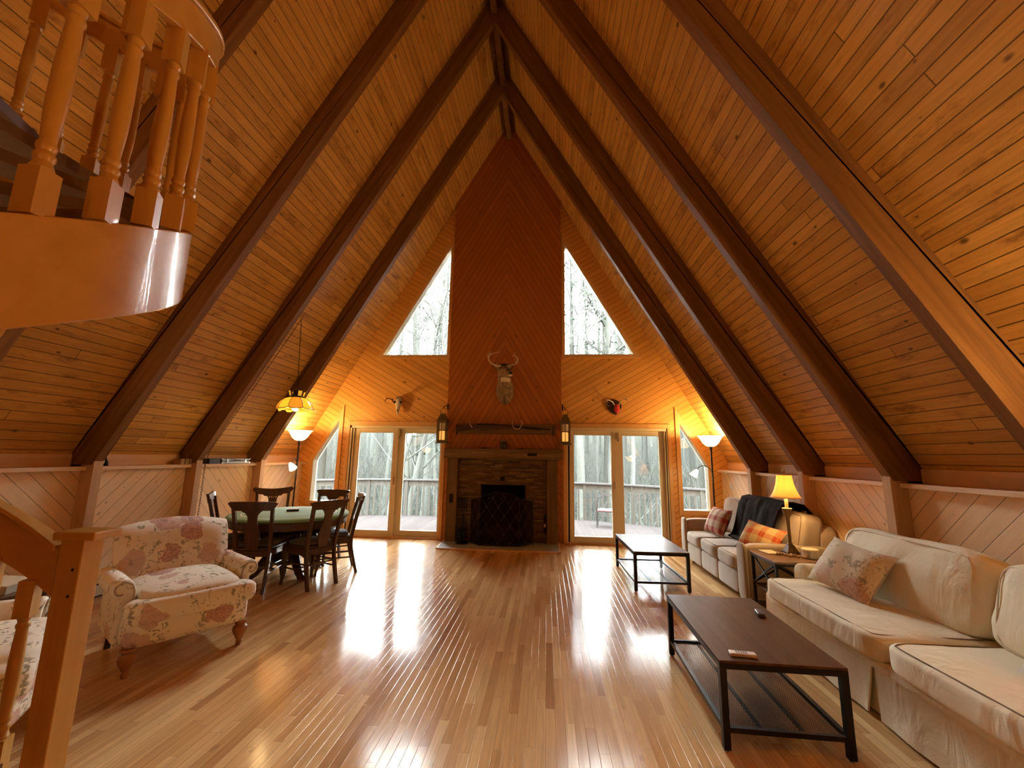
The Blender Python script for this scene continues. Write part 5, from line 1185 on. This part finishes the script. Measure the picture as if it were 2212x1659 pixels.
for i, (cl, nm) in enumerate((((.50,.47,.44), 'pale'), ((.28,.20,.22), 'dusky'), ((.62,.60,.57), 'white'))):
    o = MB().box(-.15,.15,-.11,.11,0,.010).build('magazine', plain('magazine_%d' % i, cl, .4), loc=(2.40+.01*i, 4.68+.008*i, .285+.0105*i)); o.rotation_euler = (0,0,.06*i); tag(o, '%s magazine, %s in the stack on the end table shelf' % (nm, ('bottom','middle','topmost')[i]), 'magazine', 'magazines on the end table shelf')
o = MB().box(-.07,.07,-.09,.09,0,.014).build('notebook', plain('cream_pad', (.70,.56,.30), .6), bevel=.002, loc=(2.335, 4.835, .60)); o.rotation_euler = (0,0,.12); tag(o, 'cream notepad on the far left of the end table', 'notepad')
o = MB(); R = random.Random(2)
for i in range(46):
    u = i/45; x = 2.36+.26*u+.02*sin(9*u); y = 4.72-.11*u+.035*sin(14*u+.5); o.ell((x, y, .611+.008*(i % 3 == 0)), (.011,.011,.011), 7, 5)
o = o.build('bead_garland', plain('wooden_beads', (.46,.30,.17), .5, var=.3, vscale=40), smooth=True); tag(o, 'string of wooden beads coiled on the end table before the lamp', 'bead string')
cd = thing('candle', 'wide white jar candle at the right of the end table', 'candle', (2.635, 4.655, .60))
MB().lathe([(.070,0),(.074,.004),(.074,.068),(.071,.07)], 28).build('jar', plain('white_jar', (.70,.66,.56), .3), cd, smooth=30)
MB().lathe([(.074,.07),(.075,.073),(.075,.084),(.070,.088)], 28).build('lid', plain('cream_lid_candle', (.78,.68,.45), .4), cd, smooth=30)
b = MB()
for a in (-2.15,-2.35): b.tube([(.0755*cos(a),.0755*sin(a),.0),(.0755*cos(a),.0755*sin(a),.072)], .0022, 4)
b.build('label_line', M['gasket'], cd)
tl_ = thing('table_lamp', 'lit table lamp with cream bell shade on the end table', 'table lamp', (2.56, 4.865, .60))
MB().rings([[(-w,-w,z),(w,-w,z),(w,w,z),(-w,w,z)] for w, z in ((.062,0),(.062,.014),(.055,.022),(.042,.05),(.03,.075),(.026,.085))]).build('base', plain('antique_bronze', (.13,.08,.04), .55, 0.0, spec=.2, var=.3), tl_, bevel=.003)
MB().lathe([(.024,.083),(.028,.09),(.022,.098),(.017,.11),(.016,.25),(.019,.36),(.026,.375),(.034,.385),(.042,.42),(.045,.44),(.04,.448)], 16).build('stem', plain('gilt_bronze', (.20,.125,.05), .4, .4, var=.3), tl_, smooth=30)
MB().lathe([(.047,.448),(.048,.456),(.02,.458),(.017,.46),(.017,.56),(.012,.57)], 14).build('socket', plain('ivory_sleeve', (.72,.55,.28), .5), tl_, smooth=30)
M['shade'] = glow_glass('linen_shade', (.86,.60,.27), .55, .6, emit=.04)
def bell(off):
    pf = [(.068,.80),(.073,.76),(.083,.70),(.102,.64),(.125,.59),(.146,.562)]
    def g(u, v):
        i = u*5; j = min(int(i), 4); q = i-j; r = pf[j][0]*(1-q)+pf[j+1][0]*q+off; a = 2*pi*v; k = 1-.05*abs(sin(4*a)); return (r*k*cos(a+.2), r*k*sin(a+.2), pf[j][1]*(1-q)+pf[j+1][1]*q)
    return g
MB().shell(bell(0), bell(.003), 10, 48).build('shade', M['shade'], tl_, smooth=60)
MB().lathe([(.072,.80),(.074,.803),(.074,.810),(.03,.812),(.008,.815),(.012,.825),(.018,.84),(.012,.855),(.004,.862)], 16).build('finial', plain('gilt_finial', (.7,.5,.2), .35), tl_, smooth=30)
bulb((0,0,.68), P_TABLE, .035, WARM, tl_)
# ================================================================ small fittings
ol = thing('wall_switch', 'white switch plate on the right knee wall near the glass door', 'switch plate', (3.179, 7.70, 1.10))
MB().box(-.008,0,-.036,.036,-.058,.058).build('plate', plain('white_plate', (.74,.70,.62), .4), ol, bevel=.002)
MB().box(-.013,-.008,-.006,.006,-.014,.014).build('toggle', plain('white_toggle', (.8,.77,.7), .4), ol)
o = MB().box(-.04,.04,-.05,.05,0,.04).build('wood_block', M['ledge'], loc=(-4.80, 6.90, 1.375)); tag(o, 'small wooden block on the left ledge beyond the first post', 'wood block')
# lamps beyond the frame: two read from their glow, the last added as fill
torchiere((2.92, 1.30), 'torchiere floor lamp beyond the near end of the cream sofa', None, 1.62, 85)
torchiere((-4.25, 1.55), 'torchiere floor lamp behind the second armchair', None, 1.80, 26)
torchiere((-0.5, -2.0), 'added torchiere behind the camera, unseen warm fill', None, 1.85, P_FILL)
